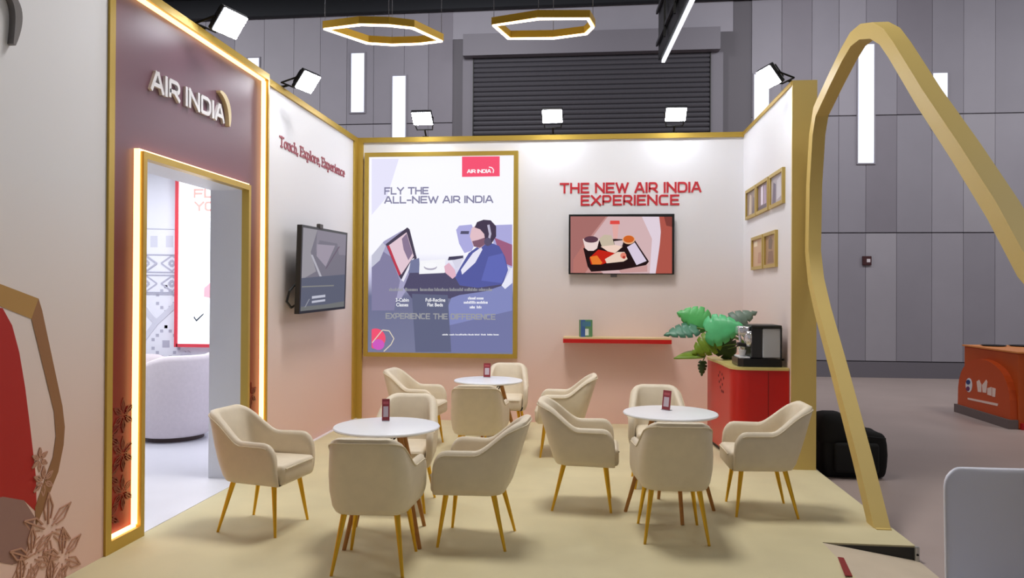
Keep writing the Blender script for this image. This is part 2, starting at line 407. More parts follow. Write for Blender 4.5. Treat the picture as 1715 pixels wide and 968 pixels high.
for d_ in ((278, 576), ):
    ipoly([(d_[0] - 6, d_[1] - 6), (d_[0] + 6, d_[1] - 6), (d_[0] + 6, d_[1] + 6), (d_[0] - 6, d_[1] + 6)], PG, 2)
for a, b in (((228, 500), (262, 540)), ((228, 585), (262, 540)), ((262, 540), (300, 505)), ((262, 540), (240, 515)), ((284, 625), (312, 590)), ((340, 618), (312, 590)), ((300, 635), (326, 600))): iline(a, b, .07, PG2)
diamond_dots(345, 596, 2, 7, PG); diamond_dots(228, 570, 2, 7, PG)
mb.build('printed_blocks', None, gp, world=True)
# lit poster in the inner room
lp = thing('lightbox_poster', fi(330, 580), 'red framed lit poster seen through the doorway', 'poster')
a = fi(303, 300); b = fi(400, 578); b.x = a.x + 1.15; z1 = 3.25
mb = MB(); mb.box((a.x, YB - .07, b.z), (b.x, YB, z1)); mb.build('lit_panel', mat('lit_white', (250, 250, 255), .4, emit=(246, 248, 255), es=1.3), lp, world=True)
RF = mat('frame_red', (214, 60, 74), .45)
for p, q in (((a.x - .03, YB - .085, b.z - .03), (a.x + .015, YB, z1 + .03)), ((b.x - .015, YB - .085, b.z - .03), (b.x + .03, YB, z1 + .03)), ((a.x, YB - .085, b.z - .03), (b.x, YB, b.z + .015)), ((a.x, YB - .085, z1 - .015), (b.x, YB, z1 + .03))):
    MB().box(p, q).build('frame_bar', RF, lp, world=True)
fl_ = lambda x, y: py(x, y, YB - .0705)
TS = mat('text_salmon', (226, 150, 146), .5, emit=(232, 150, 140), es=.75)
lettering('FL', fl_(326, 330), fl_(356, 330), fl_(326, 318), .03, .001, IN, TS, lp, split=False, name='lettering')
lettering('YO', fl_(327, 352), fl_(358, 352), fl_(327, 339), .03, .001, IN, TS, lp, split=False, name='lettering')
mb = MB(); mb.prism([fl_(342, 482), fl_(356, 470), fl_(356, 500), fl_(341, 497)], IN * .001, mat('print_pink', (230, 150, 160), .5, emit=(235, 150, 165), es=.8))
mb.build('printed_picture', None, lp, world=True); mb = MB()
mb.prism([fl_(325, 529), fl_(329, 535), fl_(341, 524), fl_(341, 527), fl_(329, 539), fl_(324, 532)], IN * .001, mat('print_dark', (70, 80, 90), .5))
mb.build('printed_picture', None, lp, world=True)

# ------------------------------------------------------------------ hall behind
zc = 7.72
hw = struct('wall_hall', MB().box((-18, YH, ZH), (20, YH + .3, zc + .5)), mat('hall_wall_core', (96, 92, 98), .7), 'grey hall wall of tall panels')
zs = [ZH + .34, py(1500, 390, YH).z, py(1500, 193, YH).z, zc + .3]
x = -15.0; rnd = random.Random(3); cols = []
xa, xb = py(779, 150, YH).x, py(1203, 150, YH).x
while x < 13.5:
    w_ = rnd.choice((.55, .62, .62, .7)); cols.append((x, x + w_)); x += w_
for r_ in range(3):
    for k, (x0, x1) in enumerate(cols):
        z0, z1 = zs[r_], zs[r_ + 1]
        if x1 > xa and x0 < xb and r_ >= 1:
            continue
        if x1 > xa and x0 < xb: continue
        MB().box((x0 + .004, YH - .03, z0 + .012), (x1 - .004, YH, z1 - .012)).build('wall_panel', HG[rnd.choice((0, 0, 1, 1, 2, 3))], hw, world=True)
MB().box((-18, YH - .045, ZH), (20, YH, ZH + .33)).build('kick_board', mat('hall_base', (104, 100, 108), .6), hw, world=True)
WIN = mat('frosted_daylight', (230, 236, 250), .4, emit=(216, 226, 248), es=.85)
wrects = [(589, 90, 610, 188), (658, 128, 679, 240), (1263, 125, 1287, 215), (1437, 75, 1463, 273), (1562, 123, 1586, 215), (416, 98, 434, 150)]
WL = ['higher of the two frosted window strips left of the shutter', 'lower frosted window strip just left of the shutter', 'frosted window strip behind the floodlight on the right wall',
      'long frosted window strip seen inside the gold arch', 'frosted window strip crossed by the sloping side of the gold arch', 'short frosted window strip above the end of the red portal']
for i, (x0, y0, x1, y1) in enumerate(wrects):
    a = py(x0, y0, YH - .03); b = py(x1, y1, YH - .03)
    wn = thing('window_%d' % (i + 1), ((a.x + b.x) / 2, YH - .03, b.z), WL[i], None, kind='structure')
    MB().box((a.x, YH - .05, b.z), (b.x, YH - .03, a.z)).build('pane', WIN, wn, world=True)
    mb = MB()
    mb.box((a.x - .03, YH - .06, b.z - .03), (a.x, YH - .03, a.z + .03)); mb.box((b.x, YH - .06, b.z - .03), (b.x + .03, YH - .03, a.z + .03))
    mb.box((a.x, YH - .06, a.z), (b.x, YH - .03, a.z + .03)); mb.box((a.x, YH - .06, b.z - .03), (b.x, YH - .03, b.z))
    mb.build('window_frame', HG[1], wn, world=True)
# roller shutter
sx0, sx1 = py(795, 150, YH).x, py(1187, 150, YH).x; sz1 = py(990, 96, YH).z
sh = thing('roller_shutter', ((sx0 + sx1) / 2, YH - .1, 2.4), 'dark grey roller shutter high in the hall wall', 'shutter')
SG = mat('shutter_grey', (74, 72, 78), .5, .2); SG2 = mat('shutter_box', (112, 108, 116), .6)
zz = sz1; pitch = .106; first = None
while zz > 3.3:
    if first is None:
        mb = MB(); h = pitch
        mb.prism([(sx0, -.0, 0), (sx0, -.03, -.015), (sx0, -.045, -h * .5), (sx0, -.03, -h * .82), (sx0, 0, -h)], (sx1 - sx0, 0, 0))
        first = mb.build('slat', SG, sh); first.location = Vector((0, YH - .1, zz)) - sh.location - Vector((0, 0, 0)); first.location.x = -sh.location.x
    else:
        c = first.copy(); COL.objects.link(c); c.location.z = zz - sh.location.z
    zz -= pitch
MB().box((sx0, YH - .1, ZH), (sx1, YH - .04, zz)).build('lower_curtain', SG, sh, world=True)
MB().box((sx0 - .02, YH - .16, ZH), (sx0 - .002, YH - .0, sz1)).build('guide_rail', BLACKM, sh, world=True)
MB().box((sx1 + .002, YH - .16, ZH), (sx1 + .02, YH - .0, sz1)).build('guide_rail', BLACKM, sh, world=True)
bz = py(990, 52, YH - .3).z
MB().box((py(776, 80, YH - .3).x, YH - .35, sz1), (py(1206, 80, YH - .3).x, YH - .0, bz)).build('housing', SG2, sh, world=True)
MB().box((sx0 - .25, YH - .12, ZH), (sx0 - .022, YH, sz1)).build('side_post', SG2, sh, world=True)
MB().box((sx1 + .022, YH - .12, ZH), (sx1 + .28, YH, sz1)).build('side_post', SG2, sh, world=True)
MB().box((xa - .3, YH - .02, bz), (xb + .3, YH, zc + .3)).build('head_panel', HG[0], sh, world=True)
# call point
c = py(1451, 437, YH - .03); cpn = thing('fire_call_point', (c.x, YH - .03, c.z - .09), 'small dark red alarm box on the grey hall wall', 'alarm box')
MB().rbox((-.09, -.05, 0), (.09, 0, .19), .01, 2).build('housing', mat('maroon', (60, 20, 24), .5), cpn)
MB().box((-.01, -.056, .06), (.06, -.05, .13)).build('plate', mat('pale_plate', (210, 200, 205), .5), cpn)
# ceiling
CB = mat('ceiling_black', (20, 22, 28), .8)
ce = struct('ceiling', MB().box((-18, -10, zc + .5), (20, YH + .3, zc + .7)), CB, 'black hall ceiling')
va = py(330, 36, YH - .1); vb = py(1150, 4, YH - .1)
mb = MB(); dz = (vb.z - va.z) / (vb.x - va.x)
zl = lambda xx: va.z + dz * (xx - va.x)
mb.prism([(-18, YH - .12, zl(-18)), (20, YH - .12, zl(20)), (20, YH - .12, zc + .9), (-18, YH - .12, zc + .9)], (0, -.15, 0))
mb.build('beam', CB, ce, world=True)
for yy in (6.0, 8.0, 10.0, 12.0, 14.0): MB().box((-18, yy, zc + .1), (20, yy + .12, zc + .5)).build('beam', mat('beam_dark', (34, 38, 52), .7), ce, world=True)

# hanging banner with lit lower edge
zb_ = 5.2
A = pz(1108, 105, zb_); B = pz(1155, 5, zb_); D = (B - A); E_ = A + D * 2.6; n_ = Vector((-D.y, D.x, 0)).normalized()
if n_.x > 0: n_ = -n_
hb = thing('hanging_banner', (A + E_) / 2, 'black backed hanging banner with bright white lower edge above the shutter', 'banner')
MB().prism([A + Vector((0, 0, .04)), E_ + Vector((0, 0, .04)), E_ + Vector((0, 0, 1.7)), A + Vector((0, 0, 1.7))], n_ * .05).build('backing', BLACK, hb, world=True)
MB().prism([A, E_, E_ - n_ * .05, A - n_ * .05], (0, 0, .06)).build('edge_light', mat('edge_white', (240, 242, 250), .5, emit=(236, 240, 250), es=1.2), hb, world=True)
for k in range(1, 7):
    p = A.lerp(E_, k / 7); MB().box(p + n_ * .05 + Vector((-.02, -.02, .1)), p + n_ * .12 + Vector((.02, .02, 1.6))).build('rib', BLACKM, hb, world=True)
for k in (.25, .75, 1.25): MB().prism([A + n_ * .06 + Vector((0, 0, k)), E_ + n_ * .06 + Vector((0, 0, k)), E_ + n_ * .06 + Vector((0, 0, k + .05)), A + n_ * .06 + Vector((0, 0, k + .05))], n_ * .03).build('batten', mat('batten_grey', (60, 60, 66), .5), hb, world=True)
for k in (.1, .9):
    p = A.lerp(E_, k); MB().cone(p + Vector((0, 0, 1.7)), p + Vector((0, 0, 3.0)), .006, .006, 6).build('wire', BLACKM, hb, world=True)

# ------------------------------------------------------------------ ring pendants
def ring(pts, z, label):
    P = [pz(x, y, z) for x, y in pts]; c = sum(P, Vector()) / len(P)
    r = thing('pendant_lamp', (c.x, c.y, z), label, 'lamp', 'window shaped ring lamps above the booth')
    def loop(o): return [c + (p - c) * (1 - o / max(.05, (p - c).length)) for p in P]
    def band(o0, o1, z0, z1):
        a, b = loop(o0), loop(o1); n = len(P); vs = []
        for L, zz in ((a, z0), (a, z1), (b, z1), (b, z0)): vs += [Vector((p.x, p.y, zz)) for p in L]
        fs = []
        for k in range(4):
            k2 = (k + 1) % 4
            fs += [(k * n + i, k * n + (i + 1) % n, k2 * n + (i + 1) % n, k2 * n + i) for i in range(n)]
        return MB().add(vs, fs)
    band(0, .035, z + .008, z + .062).build('gold_band', mat('ring_gold', (214, 170, 50), .4, .2), r, world=True)
    band(.008, .027, z - .004, z + .008).build('light_strip', LEDR, r, world=True)
    for i in range(0, len(P), 2):
        p = P[i] + (c - P[i]).normalized() * .018
        MB().cone((p.x, p.y, z + .06), (p.x, p.y, zc + .5), .0025, .0025, 5).build('wire', mat('wire_grey', (120, 120, 130), .5), r, world=True)
ring([(540, 49), (601, 41), (651, 42), (694, 47), (743, 70), (706, 75), (657, 77), (613, 74)], 3.6, 'gold ring lamp hanging at the left, with pointed ends')
ring([(823, 43), (849, 66), (927, 66), (985, 58), (997, 46), (988, 31), (900, 31)], 3.6, 'gold ring lamp hanging nearest the dark shutter')

# ------------------------------------------------------------------ floodlights
def flood(base, head, face, label):
    """base on wall top, head centre, face direction"""
    base = Vector(base); head = Vector(head); f = Vector(face).normalized()
    t_ = thing('floodlight', base, label, 'floodlight', 'floodlights on the booth walls')
    s = f.cross(Vector((0, 0, 1))).normalized(); u = s.cross(f)
    T = Matrix((s, f, u)).transposed().to_4x4(); T.translation = head - base
    MB().rbox((-.13, -.05, -.105), (.13, -.005, .105), .012, 2, T=T).build('housing', mat('flood_black', (34, 34, 38), .45, .3), t_)
    MB().rbox((-.12, -.006, -.095), (.12, .006, .095), .005, 2, T=T).build('lens', FLOOD, t_)
    mb = MB()
    for k in range(-5, 6): mb.add([T @ Vector(v) for v in ((k * .02 - .003, -.075, -.07), (k * .02 + .003, -.075, -.07), (k * .02 + .003, -.05, -.07), (k * .02 - .003, -.05, -.07), (k * .02 - .003, -.075, .07), (k * .02 + .003, -.075, .07), (k * .02 + .003, -.05, .07), (k * .02 - .003, -.05, .07))], [(3, 2, 1, 0), (4, 5, 6, 7), (0, 1, 5, 4), (1, 2, 6, 5), (2, 3, 7, 6), (3, 0, 4, 7)])
    mb.build('cooling_fins', BLACKM, t_)
    hb_ = head - base
    mb = MB(); L = hb_ + s * .135 - f * .03; Rr = hb_ - s * .135 - f * .03; lo = Vector((hb_.x * .35, hb_.y * .35, max(.03, hb_.z * .45)))
    mb.tube([L, lo + s * .1, lo - s * .1, Rr], .009, 6); mb.build('bracket', BLACKM, t_)
    mb = MB(); mb.tube([(0, 0, .012), lo * .6, lo], .012, 6); mb.build('arm', BLACKM, t_)
    MB().box((-.04, -.04, .0), (.04, .04, .014)).build('clamp', BLACKM, t_)
ztop = ZT + .012
def lf(x, y, X, label, face, bx):
    h = px(x, y, X); flood((bx, h.y, ztop), h, face, label)
lf(386, 40, XL + .26, 'floodlight above the red portal', (.75, -.22, -.62), XL - .05)
lf(516, 138, XL + .26, 'floodlight on the left wall above the slanting lettering', (.75, -.22, -.62), XL - .05)
def bf(x, y, label):
    h = py(x, y, YB - .2); flood((h.x, YB + .04, ztop), h, (0, -.62, -.78), label)
bf(707, 199, 'floodlight on the back wall above the lit poster')
bf(925, 195, 'middle floodlight of the three on the back wall')
bf(1132, 192, 'floodlight on the back wall nearest the right corner')
h = px(1300, 114, XR - .2); flood((XR + .08, max(h.y, 7.3), ztop), (h.x, max(h.y, 7.3), h.z), (-.75, -.22, -.62), 'floodlight on the short right wall')

# ------------------------------------------------------------------ AIR INDIA sign on the portal
XS = XF + .001
fx = lambda x, y, X=XF: px(x, y, X)
NX = Vector((1, 0, 0))
sg = thing('wall_sign', fx(310, 195), 'raised silver letters and arc above the lit doorway', 'sign')
A, B, C = fx(250, 151), fx(371, 201), fx(250, 126)
A.z = B.z = (A.z + B.z) / 2
lettering('AIR INDIA', A, B, A + Vector((0, 0, .116)), .028, .02, NX, SILVER, sg, gap=.36, space=.42)
p0, p1, p2, p3 = [fx(*p) for p in ((362, 153), (374, 160), (381, 185), (378, 212))]
def swoosh(P, n, w0, depth, M, parent, name='arc'):
    mb = MB(); pts = []
    for i in range(n + 1):
        t = i / n; a = P[0].lerp(P[1], t); b = P[1].lerp(P[2], t); c = P[2].lerp(P[3], t)
        pts.append(a.lerp(b, t).lerp(b.lerp(c, t), t))
    L = []; R_ = []
    for i, p in enumerate(pts):
        d = (pts[min(i + 1, n)] - pts[max(i - 1, 0)]).normalized(); s = d.cross(NX)
        w = w0 * (.15 + .85 * math.sin(math.pi * (i + .3) / (n + .8)) ** .7); L.append(p + s * w / 2); R_.append(p - s * w / 2)
    for i in range(n): mb.prism([L[i], L[i + 1], R_[i + 1], R_[i]], NX * depth)
    return mb.build(name, M, parent, world=True)
swoosh([p0, p1, p2, p3], 14, .055, .035, mat('pale_gold', (216, 196, 150), .35, .3), sg)

# second logo on the near wall, mostly out of view
sg2 = thing('wall_sign', px(14, 40, XN), 'dark grey curved arc of a sign at the upper left edge', 'sign')
swoosh([px(2, -14, XN), px(24, 4, XN), px(26, 30, XN), px(14, 75, XN)], 14, .05, .035, mat('grey_arc', (120, 116, 116), .4, .3), sg2)

# Touch, Explore, Experience
fw_ = lambda x, y: px(x, y, XL)
ts = thing('wall_sign', fw_(522, 262), 'dark red slanting serif words on the white left wall', 'sign')
A = fw_(468, 248); B = fw_(577.5, 294); C = fw_(468, 230)
zb0 = (A.z + B.z) / 2
GLs = {'T': 't', 'E': 's_E'}
def serif(text, A, B, h, w, M, parent):
    seq = [GLs.get(ch, ch) for ch in text]
    tot = 0; lay = []
    for g in seq:
        if g == ' ': tot += .3; lay.append((g, tot)); continue
        lay.append((g, tot)); tot += GL[g][0] + .13
    ux = (B - A) / tot; one = MB()
    for g, x in lay:
        if g == ' ': one.build('word', M, parent, world=True); one = MB(); continue
        stroke(one, GL[g][1], lambda u, v: A + ux * (x + u) + Vector((0, 0, h)) * v, w, .006, NX)
    one.build('word', M, parent, world=True)
serif('Touch, Explore, Experience', Vector((XL, A.y, zb0)), Vector((XL, B.y, zb0)), .098, .017, mat('sign_wine', (158, 74, 88), .5), ts)

# THE NEW AIR INDIA EXPERIENCE
fb = lambda x, y: py(x, y, YB)
ns = thing('wall_sign', fb(1055, 325), 'two lines of raised red letters above the wall screen', 'sign')
for tx, x0, x1, yb0, yt in (('THE NEW AIR INDIA', 939, 1173, 322.5, 308.5), ('EXPERIENCE', 974, 1136, 343, 329)):
    A, B = fb(x0, yb0), fb(x1, yb0); B.z = A.z
    lettering(tx, A, B, A + Vector((0, 0, .108)), .024, .007, IN, SIGNR, ns, gap=.36, space=.6)

# ------------------------------------------------------------------ lit poster on the back wall
def em(name, c, s=1.0): return mat('print_' + name, (8, 8, 8), .5, emit=c, es=s, spec=.1)
po = thing('lightbox_poster', fb(741, 597), 'large lit poster of a seated traveller in a gold frame', 'poster')
a, b = fb(616, 260), fb(864, 597); a.z = (fb(616, 261).z + fb(864, 256).z) / 2
X0, X1, Z0, Z1 = a.x, b.x, b.z, a.z; YF = YB - .05
PBG = zramp('poster_gradient', [(0, (122, 128, 158)), (Z0 + .75, (104, 108, 142)), (Z0 + 1.0, (196, 194, 226)), (Z0 + 1.3, (246, 246, 254)), (Z1, (248, 248, 255))], 3.7, .4, emit=1.0)
MB().box((X0 + .03, YF, Z0 + .03), (X1 - .03, YB, Z1 - .03)).build('lit_panel', PBG, po, world=True)
for p, q in (((X0 - .02, YB - .075, Z0 - .02), (X0 + .034, YB, Z1 + .02)), ((X1 - .034, YB - .075, Z0 - .02), (X1 + .02, YB, Z1 + .02)), ((X0 + .034, YB - .075, Z0 - .02), (X1 - .034, YB, Z0 + .034)), ((X0 + .034, YB - .075, Z1 - .034), (X1 - .034, YB, Z1 + .02))):
    MB().box(p, q).build('frame_bar', mat('poster_frame_gold', (186, 156, 66), .4, .3), po, world=True)
ff = lambda x, y: py(min(max(x, 622.5), 858.5), min(y, 589.5), YF)
mb = MB(); LAY = [0]
def pp(pts, nm, c, s=1.0):
    LAY[0] += 1; k = LAY[0]
    mb.prism([ff(*p) - Vector((0, .0002 * k, 0)) for p in pts], IN * .0004, em(nm, c, s))
def ell(cx, cy, rx, ry, n=20, a0=0, a1=360): return [(cx + rx * math.cos(math.radians(a0 + (a1 - a0) * i / n)), cy + ry * math.sin(math.radians(a0 + (a1 - a0) * i / n))) for i in range(n)]
pp([(622, 266), (668, 266), (648, 330), (622, 360)], 'haze', (232, 230, 252))
pp([(622, 430), (643, 404), (672, 387), (684, 382), (696, 430), (690, 470), (672, 500), (622, 500)], 'console', (166, 162, 196))
pp([(622, 446), (640, 420), (655, 430), (670, 470), (660, 520), (622, 520)], 'console_dark', (132, 128, 162))
pp([(622, 428), (641, 406), (646, 412), (636, 436), (622, 448)], 'console_pale', (196, 196, 214))
pp([(646, 409), (682, 381), (686, 384), (698, 432), (674, 471), (668, 462)], 'monitor_rim', (72, 64, 84))
pp([(651, 411), (681, 389), (693, 429), (672, 460)], 'monitor_face', (226, 200, 212))
pp([(673, 400), (681, 391), (691, 424), (684, 436), (676, 418)], 'monitor_print', (138, 120, 148))
pp([(648, 412), (652, 411), (671, 459), (668, 462)], 'monitor_red', (190, 60, 80))
pp([(672, 469), (690, 434), (694, 432), (676, 472)], 'monitor_edge', (232, 230, 244))
pp([(688, 436), (702, 432), (704, 458), (684, 458)], 'side_unit', (118, 122, 158))
pp([(686, 457), (745, 456), (764, 462), (790, 478), (850, 470), (858, 500), (760, 500), (690, 500), (676, 482)], 'shade', (82, 78, 108))
pp([(703, 437), (746, 434), (745, 457), (702, 459)], 'table', (246, 246, 250))
pp(ell(721, 447, 11, 5.5), 'bowl_rim', (176, 172, 190)); pp(ell(721, 444.5, 11, 5), 'bowl', (248, 248, 252))
pp([(764, 385), (769, 378), (790, 376), (800, 400), (790, 420), (778, 424), (769, 408)], 'headrest', (174, 172, 224))
pp([(772, 387), (786, 387), (785, 392), (771, 392)], 'slot', (84, 82, 110))
pp([(828, 377), (858, 376), (858, 450), (840, 440), (826, 410)], 'seat_shell', (172, 170, 220))
pp([(828, 398), (858, 410), (858, 446), (842, 440)], 'seat_red', (158, 96, 128))
pp([(785, 424), (800, 413), (818, 405), (836, 412), (846, 430), (851, 452), (842, 476), (800, 482), (770, 478), (762, 464), (772, 446)], 'suit', (86, 92, 160))
pp([(818, 430), (842, 424), (850, 452), (840, 474), (806, 470)], 'suit_sleeve', (98, 106, 182))
pp([(792, 424), (806, 414), (808, 418), (796, 440), (774, 460), (772, 452)], 'shirt', (232, 230, 246))
pp([(787, 396), (790, 382), (800, 376), (814, 390), (814, 408), (804, 416), (793, 412), (790, 404)], 'face', (226, 192, 200))
pp([(791, 404), (800, 402), (812, 398), (814, 408), (804, 415), (794, 413)], 'beard', (128, 92, 112))
pp([(795, 381), (799, 372), (810, 368), (822, 369), (831, 379), (831, 396), (822, 410), (813, 406), (811, 392), (804, 384)], 'hair', (70, 58, 80))
pp([(816, 377), (820, 376), (823, 392), (820, 404), (817, 403), (819, 392)], 'headband', (188, 182, 206)); pp(ell(817, 405, 6, 7), 'ear_cup', (90, 82, 110))
pp([(752, 430), (776, 428), (776, 434), (750, 436)], 'tablet', (70, 66, 92))
pp([(744, 446), (752, 440), (762, 452), (764, 462), (758, 467), (746, 457)], 'hand', (226, 180, 198))
pp([(757, 436), (776, 432), (770, 446), (764, 450)], 'cuff', (216, 214, 232))
pp([(751, 512), (756, 499), (770, 494), (812, 488), (842, 478), (858, 470), (858, 590), (757, 590), (752, 540)], 'armchair', (132, 138, 190))
pp([(840, 478), (858, 447), (858, 474), (846, 484)], 'armchair_lit', (232, 232, 248))
pp([(752, 545), (858, 520), (858, 590), (752, 590)], 'armchair_low', (116, 120, 164))
pp([(690, 492), (750, 494), (756, 590), (696, 590)], 'centre_dark', (98, 102, 130))
pp(ell(629, 567, 17, 17, 24), 'disc', (240, 84, 116)); pp(ell(634, 577, 10, 9, 18), 'disc_low', (204, 92, 190))
hx_ = [(623.5, 574), (641, 552.5), (652, 554), (660, 567), (655, 577), (643, 588.5)]
for p, q in zip(hx_, hx_[1:]):
    LAY[0] += 1; A, B = ff(*p), ff(*q); A.y = B.y = YF - .0002 * LAY[0]; s = (B - A).normalized().cross(IN) * .006
    mb.prism([A - s, B - s, B + s, A + s], IN * .0005, em('hexagon', (222, 210, 190)))
mb.build('printed_picture', None, po, world=True)
kz = Vector((0, -.0002 * (LAY[0] + 2), 0)); fk = lambda x, y: py(x, y, YF) + kz
mb = MB(); mb.prism([fk(774, 262.5), fk(837, 262), fk(837, 295.5), fk(774, 296.5)], IN * .002, em('tab_red', (246, 84, 116)))
tab = mb.build('logo_tab', None, po, world=True)
WP = em('white', (252, 252, 255)); GP = em('grey_text', (134, 132, 162)); OP = em('olive_text', (156, 156, 160))
def pl(text, x0, x1, y0, y1, w, M, gap=.3, space=.2):
    A, B = fk(x0, y1), fk(x1, y1); B.z = A.z; h = fk(x0, y0).z - A.z
    lettering(text, A, B, A + Vector((0, 0, h)), w, .0008, IN, M, po, gap, space, split='word', name='printed_word')
pl('FLY THE', 645, 717, 315, 325, .018, GP, space=.6); pl('ALL-NEW AIR INDIA', 645, 825, 330, 340, .018, GP, space=.5)
pl('EXPERIENCE THE DIFFERENCE', 647, 829, 525, 533, .014, OP, .34, .7)
A, B = fk(783, 289.5) - Vector((0, .002, 0)), fk(822, 289.5) - Vector((0, .002, 0)); B.z = A.z
lettering('AIR INDIA', A, B, A + Vector((0, 0, .036)), .011, .0008, IN, WP, po, .3, .5, split=False, name='logo_lettering')
mb = MB()
for (u, v), (u2, v2) in zip(((819, 280), (824, 281), (827, 285)), ((824, 281), (827, 285), (826, 290))):
    A, B = fk(u, v) - Vector((0, .002, 0)), fk(u2, v2) - Vector((0, .002, 0)); s = (B - A).normalized().cross(IN) * .006; mb.prism([A - s, B - s, B + s, A + s], IN * .0008, WP)
mb.build('logo_arc', None, po, world=True)
def bft(text, x0, x1, y0, y1, M):
    """small print in plain type"""
    cu = bpy.data.curves.new('t', 'FONT'); cu.body = text; o = bpy.data.objects.new('t', cu); COL.objects.link(o)
    cu.offset = .015
    dg = bpy.context.evaluated_depsgraph_get(); me = bpy.data.meshes.new_from_object(o.evaluated_get(dg))
    bpy.data.objects.remove(o)
    xs = [v.co.x for v in me.vertices]; ys = [v.co.y for v in me.vertices]
    A = fk(x0, y1); B = fk(x1, y0)
    mbx = MB(); sx = (B.x - A.x) / (max(xs) - min(xs)); sz = (B.z - A.z) / .75
    mbx.add([(A.x + (v.co.x - min(xs)) * sx, A.y - .0006, A.z + v.co.y * sz) for v in me.vertices], [tuple(p.vertices) for p in me.polygons], M)
    bpy.data.meshes.remove(me)
    return mbx.build('small_print', None, po, world=True)
bft('3-Cabin', 663, 685, 499, 505, WP); bft('Classes', 664, 684, 507, 513, WP)
bft('Full-Recline', 713, 746, 499, 505, WP); bft('Flat Beds', 716, 742, 507, 513, WP)
mb = MB()
scribble(mb, 652, 825, 482, 487.5, fk, OP, IN, 1, 2.2, 7)
for x0, x1, y0, y1 in ((784, 810, 497, 501.5), (777, 817, 504, 508.5), (787, 806, 512, 516.5)): scribble(mb, x0, x1, y0, y1, fk, WP, IN, x0, 2.0, 2)
scribble(mb, 741, 836, 559, 561.5, fk, WP, IN, 9, 1.5, 9)
mb.build('small_print', None, po, world=True)['kind'] = 'stuff'

# ------------------------------------------------------------------ screens
def tvpolys(items, fn, nrm, parent, name='screen_picture', s=1.0):
    mb = MB()
    for k, (pts, c) in enumerate(items):
        mb.prism([fn(*p) + nrm * (.0002 * k) for p in pts], nrm * .0003, em('%d_%d_%d' % c, c, s))
    return mb.build(name, None, parent, world=True)
a, b = fb(953, 360), fb(1128, 460)
tv = thing('wall_screen', ((a.x + b.x) / 2, YB, b.z), 'wide wall screen showing a tray of food', 'screen')
MB().rbox((a.x, YB - .085, b.z), (b.x, YB - .04, a.z), .006, 2).build('bezel', BLACK, tv, world=True)
MB().box((a.x + .35, YB - .04, b.z + .15), (b.x - .35, YB, a.z - .15)).build('wall_mount', BLACKM, tv, world=True)
YT = YB - .0856; ft = lambda x, y: py(x, y, YT); c_ = py(1028, 464, YT)
MB().rbox((c_.x - .04, YB - .08, b.z - .035), (c_.x + .04, YB - .05, b.z + .002), .006, 2).build('sensor', mat('dark_grey', (70, 66, 66), .5), tv, world=True)
tvpolys([
 ([(955.5, 362.5), (1125.5, 363), (1125.5, 458), (955.5, 457)], (190, 138, 134)),
 ([(955.5, 362.5), (1015, 362.5), (970, 420), (965, 457), (955.5, 457)], (164, 108, 104)),
 ([(1018, 362.6), (1104, 362.9), (1106, 390), (1100, 458), (1010, 458), (975, 420)], (208, 176, 178)),
 ([(1075, 362.8), (1104, 362.9), (1107, 392), (1099, 458), (1088, 458), (1092, 400)], (222, 206, 218)),
 ([(1104, 363), (1125.5, 363), (1125.5, 458), (1098, 458), (1105, 410), (1107, 385)], (172, 84, 72)),
 ([(1112, 363), (1125.5, 363), (1125.5, 380), (1116, 378)], (126, 60, 54)),
 ([(960, 435), (980, 405), (985, 450), (980, 457), (960, 457)], (178, 114, 106)),
 ([(1025, 374), (1036.5, 374), (1034, 400), (1027.5, 400)], (222, 168, 162)),
 ([(1022, 369.5), (1037.5, 369.5), (1038, 375.5), (1021.5, 375.5)], (220, 72, 66)),
 ([(977, 416), (1003, 403), (1030, 400), (1063, 402), (1087, 438), (1082, 444), (1040, 452), (990, 455), (984, 446)], (30, 10, 14)),
 ([(1050, 414), (1063, 406), (1083, 437), (1066, 444)], (214, 200, 220)),
 ([(1003, 400), (1012, 393), (1024, 394), (1029, 410), (1008, 413)], (196, 182, 160)),
 ([(1028, 404), (1045, 402), (1042, 412), (1030, 412)], (214, 190, 190)),
 (ell(1053, 401.5, 10.5, 7.5), (224, 170, 130)), (ell(1053, 400.5, 9, 6), (204, 96, 34)),
 ([(976, 400), (1004, 400), (1000, 416), (994, 420), (985, 420), (980, 416)], (232, 210, 206)),
 (ell(990, 401, 12, 5.5), (88, 56, 70)),
 ([(1002, 418), (1030, 424), (1016, 440), (1008, 443), (990, 443), (987, 432)], (190, 32, 18)),
 ([(988, 430), (1000, 428), (1009, 440), (1006, 443), (992, 443)], (226, 120, 44)),
 ([(1006, 413), (1030, 410), (1043, 413), (1030, 424), (1018, 421)], (236, 206, 190)),
 ([(1013, 434), (1034, 422), (1046, 422), (1051, 434), (1044, 438), (1016, 441)], (230, 204, 186)),
 (ell(1044, 428, 5, 5), (222, 130, 110)), (ell(1045, 431, 2.5, 2.5), (170, 50, 40)),
 ([(1036, 452.5), (1084, 444), (1084, 455), (1040, 457)], (196, 150, 148)),
], ft, IN, tv)

